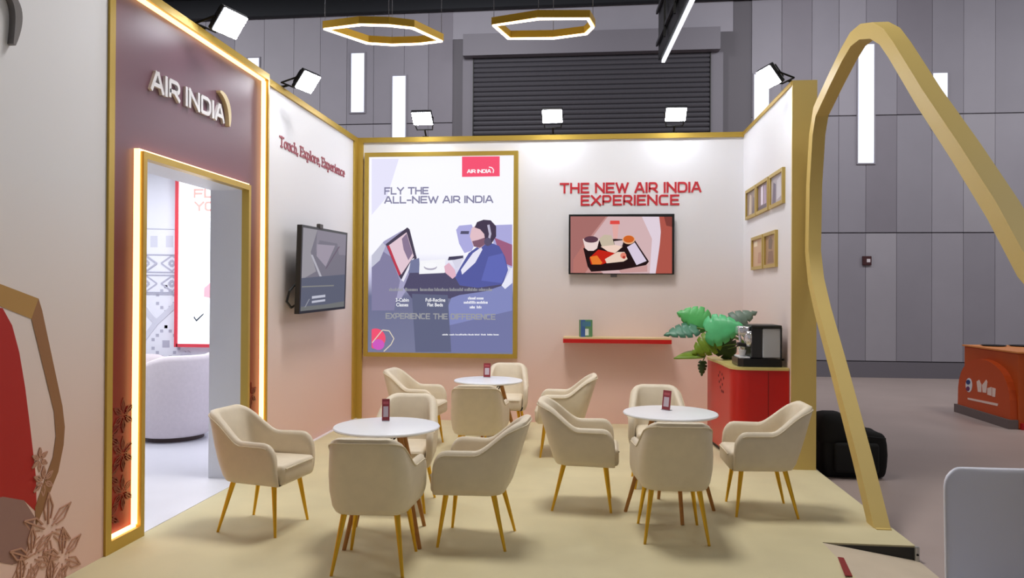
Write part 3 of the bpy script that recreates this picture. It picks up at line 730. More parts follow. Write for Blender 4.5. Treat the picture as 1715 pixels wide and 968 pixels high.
# screen on the left wall (turned slightly)
XT = -2.80
tvL = thing('wall_screen', px(542, 522, XL), 'dark tilted screen mounted on the left wall', 'screen')
q = [px(506, 376, XT), px(582, 390, XT), px(578, 517, XT), px(501, 526, XT)]
n0 = NX
mb = MB(); mb.prism(q, NX * -.05); mb.build('bezel', BLACK, tvL, world=True)
def bil(u, v):  # u along width 0..1, v down 0..1
    return q[0].lerp(q[1], u).lerp(q[3].lerp(q[2], u), v) + NX * .0006
UV = lambda pts: [bil(*p) for p in pts]
mb = MB()
for k, (pts, c) in enumerate([
 ([(.02, .03), (.965, .03), (.965, .97), (.02, .97)], (128, 124, 138)),
 ([(.02, .03), (.3, .03), (.18, .3), (.3, .52), (.02, .62)], (164, 160, 168)),
 ([(.3, .03), (.965, .03), (.965, .3), (.8, .3), (.75, .16), (.35, .15), (.28, .3)], (146, 140, 154)),
 ([(.3, .2), (.7, .19), (.5, .46), (.3, .34)], (170, 160, 176)),
 ([(.78, .2), (.82, .19), (.52, .48), (.49, .49)], (112, 96, 116)),
 ([(.18, .33), (.22, .33), (.43, .59), (.39, .6)], (192, 190, 202)),
 ([(.02, .6), (.965, .55), (.965, .97), (.02, .97)], (98, 102, 122)),
 ([(.02, .92), (.5, .92), (.965, .9), (.965, .97), (.02, .97)], (120, 122, 122)),
 ([(.03, .69), (.7, .685), (.7, .70), (.03, .705)], (142, 142, 140)),
 ([(.23, .81), (.51, .8), (.51, .83), (.23, .84)], (206, 208, 224)),
 ([(.23, .865), (.51, .855), (.51, .88), (.23, .89)], (206, 208, 224)),
 ([(.17, .84), (.19, .84), (.11, .93), (.09, .93)], (156, 158, 170)),
]): mb.prism([p + NX * (.0002 * k) for p in UV(pts)], NX * .0003, em('%d_%d_%d' % c, c, .8))
mb.build('screen_picture', None, tvL, world=True)
cm = (q[0] + q[2]) / 2
MB().box((XL, cm.y - .3, cm.z - .22), (XT - .05, cm.y + .3, cm.z + .2)).build('wall_mount', BLACKM, tvL, world=True)
p = bil(.37, 0); MB().rbox((p.x - .03, p.y - .05, p.z - .01), (p.x + .01, p.y + .05, p.z + .04), .008, 2).build('camera_bar', mat('dark_grey', (70, 66, 66)), tvL, world=True)
mb = MB(); p = q[3] + Vector((-.06, .02, .22)); mb.tube([p + Vector((0, .1, .1)), p + Vector((-.03, -.05, 0)), p + Vector((-.05, -.06, -.1)), p + Vector((-.05, .05, -.16)), p + Vector((-.06, .25, -.12))], .012, 6); mb.build('cable', BLACK, tvL, world=True)

# ------------------------------------------------------------------ pictures on the right wall
fr = lambda x, y: px(x, y, XR)
def picture(x0, x1, yt, yb_, label, cols):
    a = fr(x0, yt); b = fr(x1, yb_); y0, y1 = b.y, a.y
    z1 = a.z; z0 = fr(x0, yb_ if isinstance(yb_, (int, float)) else 0).z
    return a, b
def pic(y0, y1, z0, z1, label, cols):
    p = thing('picture_frame', (XR, (y0 + y1) / 2, z0), label, 'picture', 'small gold framed pictures on the right wall')
    fw2 = .035; g = mat('picture_gold', (190, 164, 88), .4, .3)
    for a, b in (((XR - .03, y0, z0), (XR, y0 + fw2, z1)), ((XR - .03, y1 - fw2, z0), (XR, y1, z1)), ((XR - .03, y0 + fw2, z0), (XR, y1 - fw2, z0 + fw2)), ((XR - .03, y0 + fw2, z1 - fw2), (XR, y1 - fw2, z1))):
        MB().box(a, b).build('frame_bar', g, p, world=True)
    mb = MB(); Y0, Y1, Z0, Z1 = y0 + fw2, y1 - fw2, z0 + fw2, z1 - fw2
    mb.box((XR - .012, Y0, Z0), (XR - .001, Y1, Z1), mat('picture_%d_%d_%d' % cols[0], cols[0], .4))
    Pq = lambda u, v: Vector((XR - .0125, Y1 + (Y0 - Y1) * u, Z0 + (Z1 - Z0) * v))
    for k, (pts, c) in enumerate(cols[1]): mb.prism([Pq(*w) - Vector((.0003 * k, 0, 0)) for w in pts], (-.0005, 0, 0), mat('picture_%d_%d_%d' % c, c, .4))
    mb.build('print', None, p, world=True)
def yz(x, yt, yb_): a = fr(x, yt); b = fr(x, yb_); return a.y, a.z, b.z
specs = [
 (1252, 1269, 318, 370, 'gold framed picture, deepest of the upper three on the right wall', ((150, 132, 124), [([(.2, .05), (.5, .05), (.5, .8), (.3, .9)], (206, 190, 170)), ([(.6, 0), (1, 0), (1, .6), (.7, .7)], (110, 96, 104))])),
 (1270, 1290, 308, 359, 'gold framed picture, middle of the upper three on the right wall', ((140, 122, 128), [([(.3, .2), (.5, .2), (.5, .95), (.3, .9)], (232, 222, 236)), ([(.6, .1), (.8, .1), (.75, .9), (.6, .9)], (180, 160, 190)), ([(0, 0), (1, 0), (1, .2), (0, .15)], (100, 84, 96))])),
 (1292, 1315, 298, 351, 'gold framed picture, nearest of the upper three on the right wall', ((178, 172, 182), [([(.1, 0), (.4, 0), (.4, .7), (.2, .8)], (112, 104, 124)), ([(.5, .1), (.9, .2), (.8, .9), (.5, .8)], (206, 204, 214))])),
 (1262, 1281, 398, 452, 'gold framed picture, deeper of the lower two on the right wall', ((206, 172, 140), [([(.1, .75), (.45, .75), (.45, .95), (.1, .95)], (240, 224, 196)), ([(.5, .1), (.9, .1), (.8, .5), (.55, .5)], (188, 140, 112))])),
 (1283, 1303, 392, 450, 'gold framed picture, nearer of the lower two on the right wall', ((170, 136, 104), [([(.3, .55), (.6, .5), (.7, .8), (.5, .95), (.3, .85)], (120, 98, 80)), ([(.2, .05), (.8, .05), (.7, .45), (.3, .45)], (138, 104, 84))])),
]
up = [yz(s[0], s[2], s[3]) for s in specs]
zu1 = sum(u[1] for u in up[:3]) / 3; zu0 = sum(u[2] for u in up[:3]) / 3; zl1 = sum(u[1] for u in up[3:]) / 2; zl0 = sum(u[2] for u in up[3:]) / 2
for i, s in enumerate(specs):
    ya = fr(s[0], 400).y; yb2 = fr(s[1], 400).y
    z0, z1 = (zu0, zu1) if i < 3 else (zl0, zl1)
    pic(yb2, ya, z0, z1, s[4], s[5])

# ------------------------------------------------------------------ shelf and box
a, b = fb(941, 566), fb(1127, 573)
zt = fb(1030, 563.5).z; ysf = YB - .26
x0, x1 = py(943, 570, ysf).x, py(1125, 570, ysf).x
shf = thing('wall_shelf', ((x0 + x1) / 2, YB, zt - .07), 'red edged wall shelf with pale top under the screen', 'shelf')
MB().box((x0, ysf, zt - .07), (x1, YB, zt - .02)).build('board', RED, shf, world=True)
MB().box((x0 + .003, ysf + .002, zt - .02), (x1 - .003, YB, zt)).build('top_sheet', mat('pale_wood', (222, 196, 150), .4), shf, world=True)
c = pz(981, 563.5, zt); c.y = max(c.y, ysf + .1); c = Vector((py(981, 560, YB - .14).x, YB - .14, zt))
bx = thing('small_box', c, 'small blue and green carton standing on the wall shelf', 'box', rz=.3)
MB().rbox((-.075, -.04, 0), (.075, .04, .21), .003, 1).build('carton', mat('carton_green', (92, 140, 96), .5), bx)
MB().box((-.076, -.041, .0), (-.02, -.0395, .209)).build('blue_panel', mat('carton_blue', (60, 96, 160), .5), bx)
MB().box((-.02, -.0415, .02), (.025, -.0395, .1)).build('white_panel', mat('carton_white', (220, 230, 228), .5), bx)
MB().box((-.06, -.0418, .13), (.05, -.0395, .19)).build('teal_panel', mat('carton_teal', (70, 120, 150), .5), bx)

# ------------------------------------------------------------------ cabinet
ZC = .93; YFc = 7.28
P0 = pz(1184, 597, ZC); P1 = pz(1229, 615, ZC)
xl_, xf_ = P0.x, P1.x + .02
cab = thing('cabinet', ((xl_ + XR) / 2, (YFc + P0.y) / 2, 0), 'red curved cabinet with pale top in the right corner', 'cabinet')
def plan(o):
    pts = [(XR - .004, YFc - o), (XR - .004, P0.y + o)]
    pts += [(xl_ - o + .02, P0.y + o)]
    pts += [(xl_ - o, P0.y - .05), (xl_ - o + .01, P0.y - .3), (xl_ - o + .035, P0.y - .55)]
    pts += [(xf_ - .04 - o, YFc + .35), (xf_ - .035 - o, YFc + .2)]
    for k in range(7):
        t = k / 6 * math.pi / 2
        pts.append((xf_ + .12 - (.155 + o) * math.cos(t), YFc + .15 - (.15 + o) * math.sin(t)))
    return pts
MB().prism([(x, y, .05) for x, y in plan(0)], (0, 0, ZC - .075)).build('body', RED, cab, world=True, auto=30)
MB().prism([(x, y, 0) for x, y in plan(-.03)], (0, 0, .05)).build('plinth', BLACK, cab, world=True)
MB().prism([(x, y, ZC - .025) for x, y in plan(.008)], (0, 0, .025)).build('top', mat('pale_top', (206, 190, 120), .3), cab, world=True)
xd = (xf_ + XR) / 2 + .05
MB().box((xd - .001, YFc - .002, .07), (xd + .003, YFc + .002, ZC - .04)).build('door_gap', mat('dark_red', (90, 8, 8), .6), cab, world=True)
mb = MB(); DK = mat('diamond_dark', (60, 12, 20), .5)
for (u, v) in ((.10, .10), (.17, .06), (.22, .13), (.28, .07), (.30, .17), (.36, .1), (.2, .21), (.27, .24), (.34, .24), (.14, .16)):
    y0 = P0.y - .45 - u; z0 = ZC - .05 - v
    pl_ = plan(0.0015); 
    # x on the left face at y0
    seg = [p for p in pl_[2:]]
    for i in range(len(seg) - 1):
        if seg[i][1] >= y0 >= seg[i + 1][1]:
            t = (seg[i][1] - y0) / max(1e-6, seg[i][1] - seg[i + 1][1]); xx = seg[i][0] + (seg[i + 1][0] - seg[i][0]) * t
            mb.prism([(xx, y0 - .022, z0), (xx, y0, z0 + .016), (xx, y0 + .022, z0), (xx, y0, z0 - .016)], (-.002, 0, 0)); break
mb.build('dark_diamonds', DK, cab, world=True)  # small dark diamonds scattered over the left face

# ------------------------------------------------------------------ coffee machine
bp = pz(1266, 612, ZC)
cmk = thing('coffee_machine', (1.635, 7.50, ZC), 'black and silver coffee machine on the red cabinet', 'coffee machine')
mw = .19
pts = [(-mw - .015, -.12), (-mw + .03, -.17), (mw - .0, -.17), (mw + .015, -.14), (mw + .015, .17), (-mw - .015, .17)]
MB().prism([(x, y, .005) for x, y in pts], (0, 0, .075)).build('base', mat('machine_black', (14, 14, 16), .25), cmk)
MB().rbox((-.085, -.15, .08), (.02, .16, .385), .012, 2).build('front_column', mat('machine_dark', (40, 40, 44), .3), cmk)
MB().rbox((.02, -.155, .085), (mw, .165, .37), .012, 3).build('side_panel', mat('machine_silver', (176, 180, 188), .4, .05), cmk)
MB().rbox((-.09, -.165, .37), (mw + .008, .17, .40), .01, 2).build('top_plate', BLACK, cmk)
MB().rbox((mw - .006, -.166, .08), (mw + .008, -.14, .38), .004, 1).build('corner_post', BLACK, cmk)
CH = mat('chrome', (226, 226, 232), .16, .75)
mb = MB(); mb.lathe([(.0, -.075), (.036, -.075), (.05, -.03), (.05, .03), (.04, .07), (.0, .07)], 20, (-.095, -.10, .27)); mb.build('group_head', CH, cmk, smooth=True)
mb = MB(); mb.cone((-.1, -.1, .2), (-.21, -.13, .215), .016, .02); mb.build('handle', BLACK, cmk)
mb = MB(); mb.tube([(-.165, -.05, .37), (-.18, -.07, .33), (-.175, -.08, .25), (-.185, -.085, .16)], .013, 8); mb.build('steam_wand', CH, cmk, smooth=True)
MB().rbox((-.2, -.13, .30), (-.09, .05, .385), .02, 3).build('spout_head', CH, cmk, smooth=True)
MB().rbox((-mw, -.14, .08), (-.09, .14, .095), .004, 1).build('drip_tray', mat('tray_white', (226, 226, 228), .3), cmk)
mb = MB(); mb.lathe([(.0, 0), (.024, 0), (.036, .05), (.038, .06), (.032, .06), (.0, .01)], 18, (-.15, -.06, .095)); mb.build('cup', WHITE, cmk, smooth=True)
mb = MB(); mb.cone((mw + .015, -.12, .07), (mw + .035, -.13, .075), .012, .012); mb.build('knob', BLACK, cmk)

# ------------------------------------------------------------------ monstera plant
pot = Vector((1.70, 8.12, ZC))
pl0 = thing('potted_plant', pot, 'green monstera plant with split leaves behind the coffee machine', 'plant')
mb = MB(); mb.lathe([(0, 0), (.065, 0), (.09, .13), (.095, .14), (.08, .14), (.075, .11), (0, .11)], 24); mb.build('pot', mat('pot_white', (214, 210, 204), .5), pl0, smooth=True)
mb = MB(); mb.lathe([(0, .105), (.078, .105), (.06, .118), (0, .122)], 20); mb.build('soil', mat('soil', (50, 38, 28), .9), pl0)
def leafmesh(c, tipdir, nrm, L, Wd, M, cuts=.6, bend=.12):
    t_ = Vector(tipdir).normalized(); n = Vector(nrm); n = (n - t_ * n.dot(t_)).normalized(); s = t_.cross(n)
    N = 36; mb = MB(); vs = []
    for i in range(N + 1):
        t = i / N
        w = Wd * math.sin(math.pi * min(1, (t * .97 + .03) ** .62)) ** .75
        if i == N: w = .001
        k = 1.0
        if cuts and .22 < t < .93:
            ph = ((t - .22) / .2) % 1.0
            if ph < .22: k = cuts
        back = -.12 * L * (1 - abs(2 * 0 - 1)) 
        for sgn in (-1, -.5, 0, .5, 1):
            ww = w * abs(sgn) * (k if abs(sgn) == 1 else min(1, k * 1.3) )
            p = c + t_ * (L * (t - .35) - .08 * L * abs(sgn) * (1 - t)) + s * (ww * (1 if sgn > 0 else -1)) + n * (-bend * L * (t - .3) ** 2 * 2 - abs(sgn) ** 2 * Wd * .16)
            vs.append(p)
    fs = []
    for i in range(N):
        for j in range(4): fs.append((i * 5 + j, i * 5 + j + 1, (i + 1) * 5 + j + 1, (i + 1) * 5 + j))
    mb.add(vs, fs)
    o = mb.build('leaf', M, pl0, world=True, smooth=True)
    md = o.modifiers.new('thick', 'SOLIDIFY'); md.thickness = .003
    base = c - t_ * L * .35
    mid = (base + pot) / 2 + Vector((0, 0, .12)); mid.z = max(mid.z, ZC + .1)
    st = MB(); P_ = [pot + Vector((0, 0, .1)), (pot + mid) / 2 + Vector((0, 0, .09)), mid] + ([Vector((xl_ - .05, base.y, ZC + .06))] if base.z < ZC + .02 else []) + [base]; st.tube(P_, .006, 6); st.build('stem', mat('stem_green', (92, 120, 48), .5), pl0, world=True, smooth=True)
    return o
LG = mat('leaf_green', (86, 178, 98), .42, noise=.12, nscale=9); LD = mat('leaf_blue_green', (70, 122, 98), .42, noise=.15, nscale=9); LY = mat('leaf_olive', (104, 132, 20), .45, noise=.15, nscale=9); LK = mat('leaf_dark', (44, 70, 24), .45, noise=.15, nscale=9)
leafmesh(py(1168, 533, 8.25), (-.7, 0, .25), (0.1, -1, .25), .34, .15, LG, cuts=.74)
leafmesh(py(1148, 551, 8.15), (-1, -.2, -.12), (0, -.75, .9), .36, .12, LD)
leafmesh(py(1203, 551, 8.0), (.5, -.2, .12), (0, -1, .3), .38, .175, mat('leaf_bright', (84, 182, 120), .4, noise=.1, nscale=8), cuts=.78)
leafmesh(py(1234, 535, 8.1), (.85, 0, .42), (-.1, -1, .5), .36, .11, mat('leaf_grey', (98, 118, 104), .45, noise=.2, nscale=12))
leafmesh(py(1186, 576, 8.05), (-.8, -.1, -.5), (0, -1, .3), .3, .13, LY)
leafmesh(py(1213, 577, 8.15), (.4, 0, -.6), (0, -1, .2), .34, .15, LK)
leafmesh(py(1160, 592, 8.1), (-1, -.3, -.05), (0, -.45, 1), .32, .09, LY, cuts=False)
leafmesh(py(1176, 614, 8.2), (-.1, -.1, -1), (-.3, -1, 0), .16, .05, LK)

# ------------------------------------------------------------------ gold arch on the right
XA = 1.985
face = [(1458, 872), (1432, 770), (1395, 625), (1367, 520), (1356, 470), (1351, 420), (1353, 310), (1358, 225), (1364, 187), (1388, 135), (1409, 92), (1424, 66), (1440, 53), (1459, 51), (1476, 61), (1492, 84), (1540, 164), (1600, 255), (1661, 353), (1711, 447)]
P = [px(x, y, XA) for x, y in face]
P[0] = Vector((XA, P[0].y, 0.0))
loopn = [Vector((XA, p.y, p.z)) for p in P] + [Vector((XA, 2.55, .98)), Vector((XA, 2.46, .75)), Vector((XA, 2.5, .45)), Vector((XA, 2.66, ZH + .001))]
def ribbon(C, x0, x1, hw_):
    n = len(C); L = []; R_ = []
    for i in range(n):
        d = (C[min(i + 1, n - 1)] - C[max(i - 1, 0)]).normalized()
        d1 = (C[i] - C[max(i - 1, 0)]); d2 = (C[min(i + 1, n - 1)] - C[i])
        cosb = 1.0
        if d1.length > 1e-6 and d2.length > 1e-6: cosb = max(.6, math.sqrt(max(0, (1 + d1.normalized().dot(d2.normalized())) / 2)))
        s = d.cross(NX) * hw_ / cosb; L.append(C[i] + s); R_.append(C[i] - s)
    for E2 in (0, n - 1):
        z = C[E2].z; dd = (C[1] - C[0]).normalized() if E2 == 0 else (C[n - 1] - C[n - 2]).normalized()
        L[E2] = L[E2] - dd * ((L[E2].z - z) / dd.z); R_[E2] = R_[E2] - dd * ((R_[E2].z - z) / dd.z)
    vs = []
    for xx in (x0, x1):
        for A2 in (L, R_): vs += [Vector((xx, p.y, p.z)) for p in A2]
    fs = []
    for i in range(n - 1):
        fs += [(i, i + 1, n + i + 1, n + i), (2 * n + i, 3 * n + i, 3 * n + i + 1, 2 * n + i + 1), (i, 2 * n + i, 2 * n + i + 1, i + 1), (n + i, n + i + 1, 3 * n + i + 1, 3 * n + i)]
    fs += [(0, n, 3 * n, 2 * n), (n - 1, 3 * n - 1, 4 * n - 1, 2 * n - 1)]
    return MB().add(vs, fs)
ar = thing('gold_arch', (2.04, P[0].y, 0), 'tall gold window shaped arch at the open right edge of the booth', 'arch')
ribbon(loopn, XA, XA + .11, .055).build('frame_band', ARCHG, ar, world=True, auto=25)
MB().box((XA + .005, P[0].y - .1, 0), (XA + .105, P[0].y + .1, .006)).build('foot_plate', ARCHG, ar, world=True)

# ------------------------------------------------------------------ near wall graphic (flat print)
gr = thing('wall_graphic', px(60, 700, XN), 'wall print of a red garment inside a gold window outline', 'wall print')
fn_ = lambda x, y: px(x, y, XN)
mb = MB(); K = [0]
def gp_(pts, nm, c):
    K[0] += 1; mb.prism([fn_(*p) + NX * (.0004 * K[0]) for p in pts], NX * .001, mat('graphic_' + nm, c, .6))
gp_([(-60, 560), (-20, 515), (4, 516), (20, 545), (32, 590), (42, 650), (52, 730), (60, 800), (61, 858), (40, 838), (4, 832), (-60, 850)], 'red_cloth', (176, 22, 14))
gp_([(-60, 840), (6, 832), (40, 838), (58, 866), (50, 900), (38, 940), (20, 946), (-60, 930)], 'forearm', (150, 112, 104))  # printed forearm below the red sleeve
mb.build('printed_figure', None, gr, world=True)
mb = MB(); gp_([(-80, 460), (-20, 468), (64, 500), (52, 534), (-20, 505), (-80, 500)], 'gold_light', (178, 136, 74))
gp_([(64, 500), (70, 520), (104, 680), (108, 715), (106, 745), (97, 790), (66, 868), (60, 880), (58, 850), (88, 765), (93, 730), (90, 690), (52, 534)], 'gold_dark', (150, 104, 66))
mb.build('printed_outline', None, gr, world=True)
mb = MB(); SB = mat('graphic_pattern', (186, 138, 116), .6)
uy, uz = Vector((0, 1, 0)), Vector((0, 0, 1))
for x, y, r in ((80, 888, .19), (104, 935, .16), (52, 935, .16), (84, 985, .16), (72, 806, .075), (66, 770, .06), (34, 985, .16)):
    star(mb, fn_(x, y) + NX * .0002, r * 1.1, uy, uz, .008, NX, SB)
mb.build('star_pattern', None, gr, world=True)

# ------------------------------------------------------------------ chairs
def chair_proto():
    N = 60
    hw0 = lambda z: .218 + .020 * min(1, max(0, (z - .33) / .1)) - (.030 * max(0, (z - .55) / .26))
    xr0 = lambda z: -.20 - .15 * (z - .33) / .48
    def plan(s, z, off):
        """s in 0..1 along the U; off inward"""
        fr_ = min(1, max(0, (.36 - min(s, 1 - s)) / .36)); w = hw0(z) - off + (.03 * fr_ + .012 * fr_ * max(0, (z - .55) / .07) if True else 0); xr_ = xr0(z) + off; xf = .245; rad = .10 - off * .6
        Ls = (xf - (xr_ + rad)); La = rad * math.pi / 2; Lb = 2 * (w - rad)
        # fixed fractions so that columns stay aligned between heights
        f1, f2, f3, f4 = .36, .44, .56, .64
        if s <= f1: t = s / f1; return Vector((xf - t * Ls, w, z))
        if s <= f2:
            t = (s - f1) / (f2 - f1) * math.pi / 2; return Vector((xr_ + rad - rad * math.sin(t), w - rad + rad * math.cos(t), z))
        if s <= f3: t = (s - f2) / (f3 - f2); return Vector((xr_, (w - rad) * (1 - 2 * t), z))
        if s <= f4:
            t = (s - f3) / (f4 - f3) * math.pi / 2; return Vector((xr_ + rad - rad * math.cos(t), -(w - rad) - rad * math.sin(t), z))
        t = (s - f4) / (1 - f4); return Vector((xr_ + rad + t * Ls, -w, z))
    def htop(s):
        u = min(s, 1 - s)
        h = .625
        k = min(1, max(0, (u - .225) / .20)); k = k * k * (3 - 2 * k); h += .185 * k
        if u < .075: h -= .135 * (1 - math.sqrt(max(0, 1 - ((.075 - u) / .075) ** 2)))
        return h
    ss = [0, .006, .015, .03, .05, .075] + [.075 + (.5 - .075) * i / 22 for i in range(1, 22)]
    ss = ss + [.5] + [1 - s for s in reversed(ss)]
    vs = []; prof = None; K = 0
    for s in ss:
        u = min(s, 1 - s); h = htop(s); th = .052 + .016 * max(0, (u - .25) / .25)
        e = 0.0
        if u < .006: e = .012
        elif u < .015: e = .003
        ring_ = []
        zb = .335
        for z, o in ((zb, .03), (zb + .012, .008), (zb + .05, 0)): ring_.append(plan(s, z, o + e))
        for k in range(1, 5):
            z = zb + .05 + (h - .03 - zb - .05) * k / 4; ring_.append(plan(s, z, e))
        ring_.append(plan(s, h - .008, .010 + e * .6)); ring_.append(plan(s, h, th / 2)); ring_.append(plan(s, h - .008, th - .010 - e * .6)); ring_.append(plan(s, h - .03, th - e))
        zi = .40
        for k in range(1, 4):
            z = h - .03 + (zi - h + .03) * k / 3; ring_.append(plan(s, z, th - e))
        ring_.append(plan(s, .375, th - e))
        K = len(ring_); vs += ring_
    n = len(ss); mb = MB(); fs = []
    for i in range(n - 1):
        for k in range(K - 1): fs.append((i * K + k, i * K + k + 1, (i + 1) * K + k + 1, (i + 1) * K + k))
    fs.append(tuple(range(K - 1, -1, -1))); fs.append(tuple((n - 1) * K + k for k in range(K)))
    mb.add(vs, fs)
    # underside
    lo = [vs[i * K] for i in range(n)]
    mb.add(lo, [tuple(range(n))])
    root = thing('dining_armchair', (0, 0, 0), 'x', 'chair', 'cream armchairs around the three tables')
    mb.build('shell', CREAM, root, auto=50)
    # seat cushion
    bm = bmesh.new(); bmesh.ops.create_cube(bm, size=1)
    for v in bm.verts: v.co = Vector((v.co.x * .47 + .04, v.co.y * (.40 if v.co.x > 0 else .38), v.co.z * .135 + .4045))
    bmesh.ops.bevel(bm, geom=bm.edges[:], offset=.03, segments=3, profile=.5, affect='EDGES')
    sm = MB(); sm.addbm(bm); so = sm.build('seat', CREAM, root, auto=60)
    sp = MB(); w = .205; sp.tube([(.275, -w + .03, .447), (.275, w - .03, .447)], .006, 6); sp.build('piping', CREAMP, so)
    # outer piping along the shell edge
    tp_ = MB(); tp_.tube([vs[i * K + 6] + (vs[i * K + 6] - vs[i * K + 10]).normalized() * .002 for i in range(4, n - 4)], .0045, 6); tp_.build('piping', CREAMP, root)
    # seat frame
    for sx in (-1, 1):
        for sy in (-1, 1):
            l = MB(); l.cone((.02 + sx * .155, sy * .155, .335), (.0 + sx * .218, sy * .205, .004), .0185, .009, 14); l.cone((.0 + sx * .218, sy * .205, .004), (.0 + sx * .218, sy * .205, 0), .010, .010, 12)
            l.build('leg', GOLDB, root, auto=40)
    return root
proto = chair_proto()
CH_ = [
 (-2.23, 5.00, -9, 'cream armchair nearest the lit doorway, facing right to the left front table'),
 (-1.26, 4.39, 93, 'cream armchair nearest the camera, its back to us at the left front table'),
 (-.72, 4.90, 177, 'cream armchair facing left at the right side of the left front table'),
 (-1.40, 5.62, -88, 'cream armchair behind the left front table, facing the camera'),
 (-1.80, 7.83, -6, 'cream armchair under the lit poster, facing right to the rear table'),
 (-1.00, 6.86, 92, 'cream armchair with its back to us at the rear table'),
 (-.92, 8.40, -90, 'cream armchair behind the rear table, closest to the back wall'),
 (-.25, 7.60, 181, 'cream armchair facing left to the rear table, below the wall screen'),
 (-.04, 5.80, -1, 'cream armchair facing right to the right table'),
 (.57, 5.15, 92, 'cream armchair with its back to us at the right table'),
 (1.30, 5.81, 180, 'cream armchair facing left beside the red cabinet'),
 (.60, 6.52, -90, 'cream armchair behind the right table, facing the camera'),
]
for i, (x, y, a, lab) in enumerate(CH_):
    o = proto if i == 0 else copy_tree(proto)
    o.location = (x, y, 0); o.rotation_euler = (0, 0, math.radians(a)); o['label'] = lab

# ------------------------------------------------------------------ tables
def table_proto():
    r = thing('round_table', (0, 0, 0), 'x', 'table', 'round white tables')
    MB().lathe([(0, .718), (.33, .718), (.346, .724), (.35, .731), (.346, .738), (.338, .740), (0, .740)], 56).build('table_top', WHITE, r, auto=40)
    WD = mat('table_leg_wood', (176, 118, 48), .4, noise=.1, nscale=30)
    for k in range(4):
        a = k * math.pi / 2; c, s = math.cos(a), math.sin(a)
        MB().cone((.13 * c, .13 * s, .70), (.335 * c, .335 * s, 0), .021, .013, 14).build('leg', WD, r, auto=40)
    mb = MB(); mb.cone((0, 0, .705), (0, 0, .718), .17, .17, 20)
    mb.build('mount_plate', BLACKM, r)
    for k in range(4):
        a = k * math.pi / 2; c, s = math.cos(a), math.sin(a); d = (-s, c)
        mb = MB(); mb.tube([(.19 * c, .19 * s, .50), (.13 * d[0], .13 * d[1], .70)], .006, 6); mb.tube([(.19 * c, .19 * s, .50), (-.13 * d[0], -.13 * d[1], .70)], .006, 6)
        mb.build('wire_brace', BLACKM, r)
    return r
tprot = table_proto()
TB = [(pz(648, 712.5, .74), 54, 'round white table nearest the camera on the left'), (pz(818, 636, .74), 20, 'round white table at the rear below the lit poster'), (pz(1122.5, 690, .74), 9, 'round white table on the right near the red cabinet')]
for i, (p, a, lab) in enumerate(TB):
    o = tprot if i == 0 else copy_tree(tprot)
    o.location = (p.x, p.y, 0); o.rotation_euler = (0, 0, math.radians(a)); o['label'] = lab
# table cards
def card(pxx, pyy, rz, h, w, label):
    p = pz(pxx, pyy, .7405)
    c = thing('table_card', (p.x, p.y, .7405), label, 'table card', 'small red cards standing on the tables', rz)
    tl = Matrix.Rotation(math.radians(-8), 4, 'X')
    CRD = mat('card_red', (150, 52, 62), .4)
    MB().rbox((-w / 2, -.0025, 0), (w / 2, .0025, h), .001, 1, T=tl).build('card', CRD, c)
    mb = MB(); mb.rbox((-w * .32, -.0032, h * .18), (w * .32, -.0026, h * .66), .0002, 1, T=tl); mb.build('white_panel', mat('card_white', (206, 190, 200), .5), c)
    mb = MB(); mb.rbox((-w * .34, -.0032, h * .76), (w * .34, -.0026, h * .88), .0002, 1, T=tl); mb.build('band', mat('card_wine', (190, 90, 98), .5), c)
    MB().rbox((-w / 2, -.012, 0), (w / 2, .03, .004), .001, 1).build('stand', mat('clear_grey', (180, 180, 190), .2), c)
card(646, 705, .25, .15, .052, 'red table card on the left front table')
card(815.5, 632, .05, .148, .072, 'red table card on the rear table')
card(1115, 687, -.75, .15, .075, 'turned red table card on the right table')

# ------------------------------------------------------------------ tub chairs in the inner room
def tub(loc, rz, label, R_=.42, H_=.74):
    t_ = thing('tub_chair', loc, label, 'armchair', None, rz)
    FB = mat('tub_fabric', (222, 212, 216), .8, noise=.03, nscale=30, bump=.2, bscale=150)
    N = 48; vs = []; prof = 10
    for i in range(N + 1):
        a = math.radians(-150 + 300 * i / N); u = abs(a) / math.radians(150)
        h = H_ - .24 * max(0, (u - .35) / .65) ** 1.4
        c, s = -math.cos(a), math.sin(a)
        for r, z in ((R_ - .06, .05), (R_ - .02, .08), (R_ + .0, .3), (R_ + .01, h - .06), (R_ - .01, h - .015), (R_ - .05, h), (R_ - .09, h - .015), (R_ - .11, h - .06), (R_ - .11, .40), (R_ - .11, .36)):
            vs.append((r * c, r * s, z))
    fs = [(i * prof + k, i * prof + k + 1, (i + 1) * prof + k + 1, (i + 1) * prof + k) for i in range(N) for k in range(prof - 1)]
    fs += [tuple(range(prof - 1, -1, -1)), tuple(N * prof + k for k in range(prof))]
    MB().add(vs, fs).build('shell', FB, t_, auto=50)
    MB().lathe([(0, .06), (R_ - .08, .06), (R_ - .05, .1), (R_ - .07, .40), (R_ - .1, .44), (0, .455)], 36).build('seat', FB, t_, smooth=True)
    MB().lathe([(0, .0), (R_ - .1, .0), (R_ - .1, .06), (0, .06)], 36).build('base', mat('tub_base', (70, 50, 46), .5), t_)
c = pz(292, 746, 0); c = py(292, 700, c.y + .40); tub((c.x, c.y, .004), math.radians(165), 'pale pink round tub chair seen through the doorway', .41, .93)
c = py(240, 660, 8.85); tub((c.x - .1, 8.9, .004), math.radians(-40), 'white tub chair partly hidden at the back of the inner room', .40, .80)
st_ = thing('side_table', (pz(222, 726, 0).x - .06, pz(222, 726, 0).y, .004), 'low round table with dark stem in the inner room', 'table')
MB().lathe([(0, .47), (.2, .47), (.205, .48), (.2, .49), (0, .49)], 32).build('table_top', WHITE, st_, auto=40)
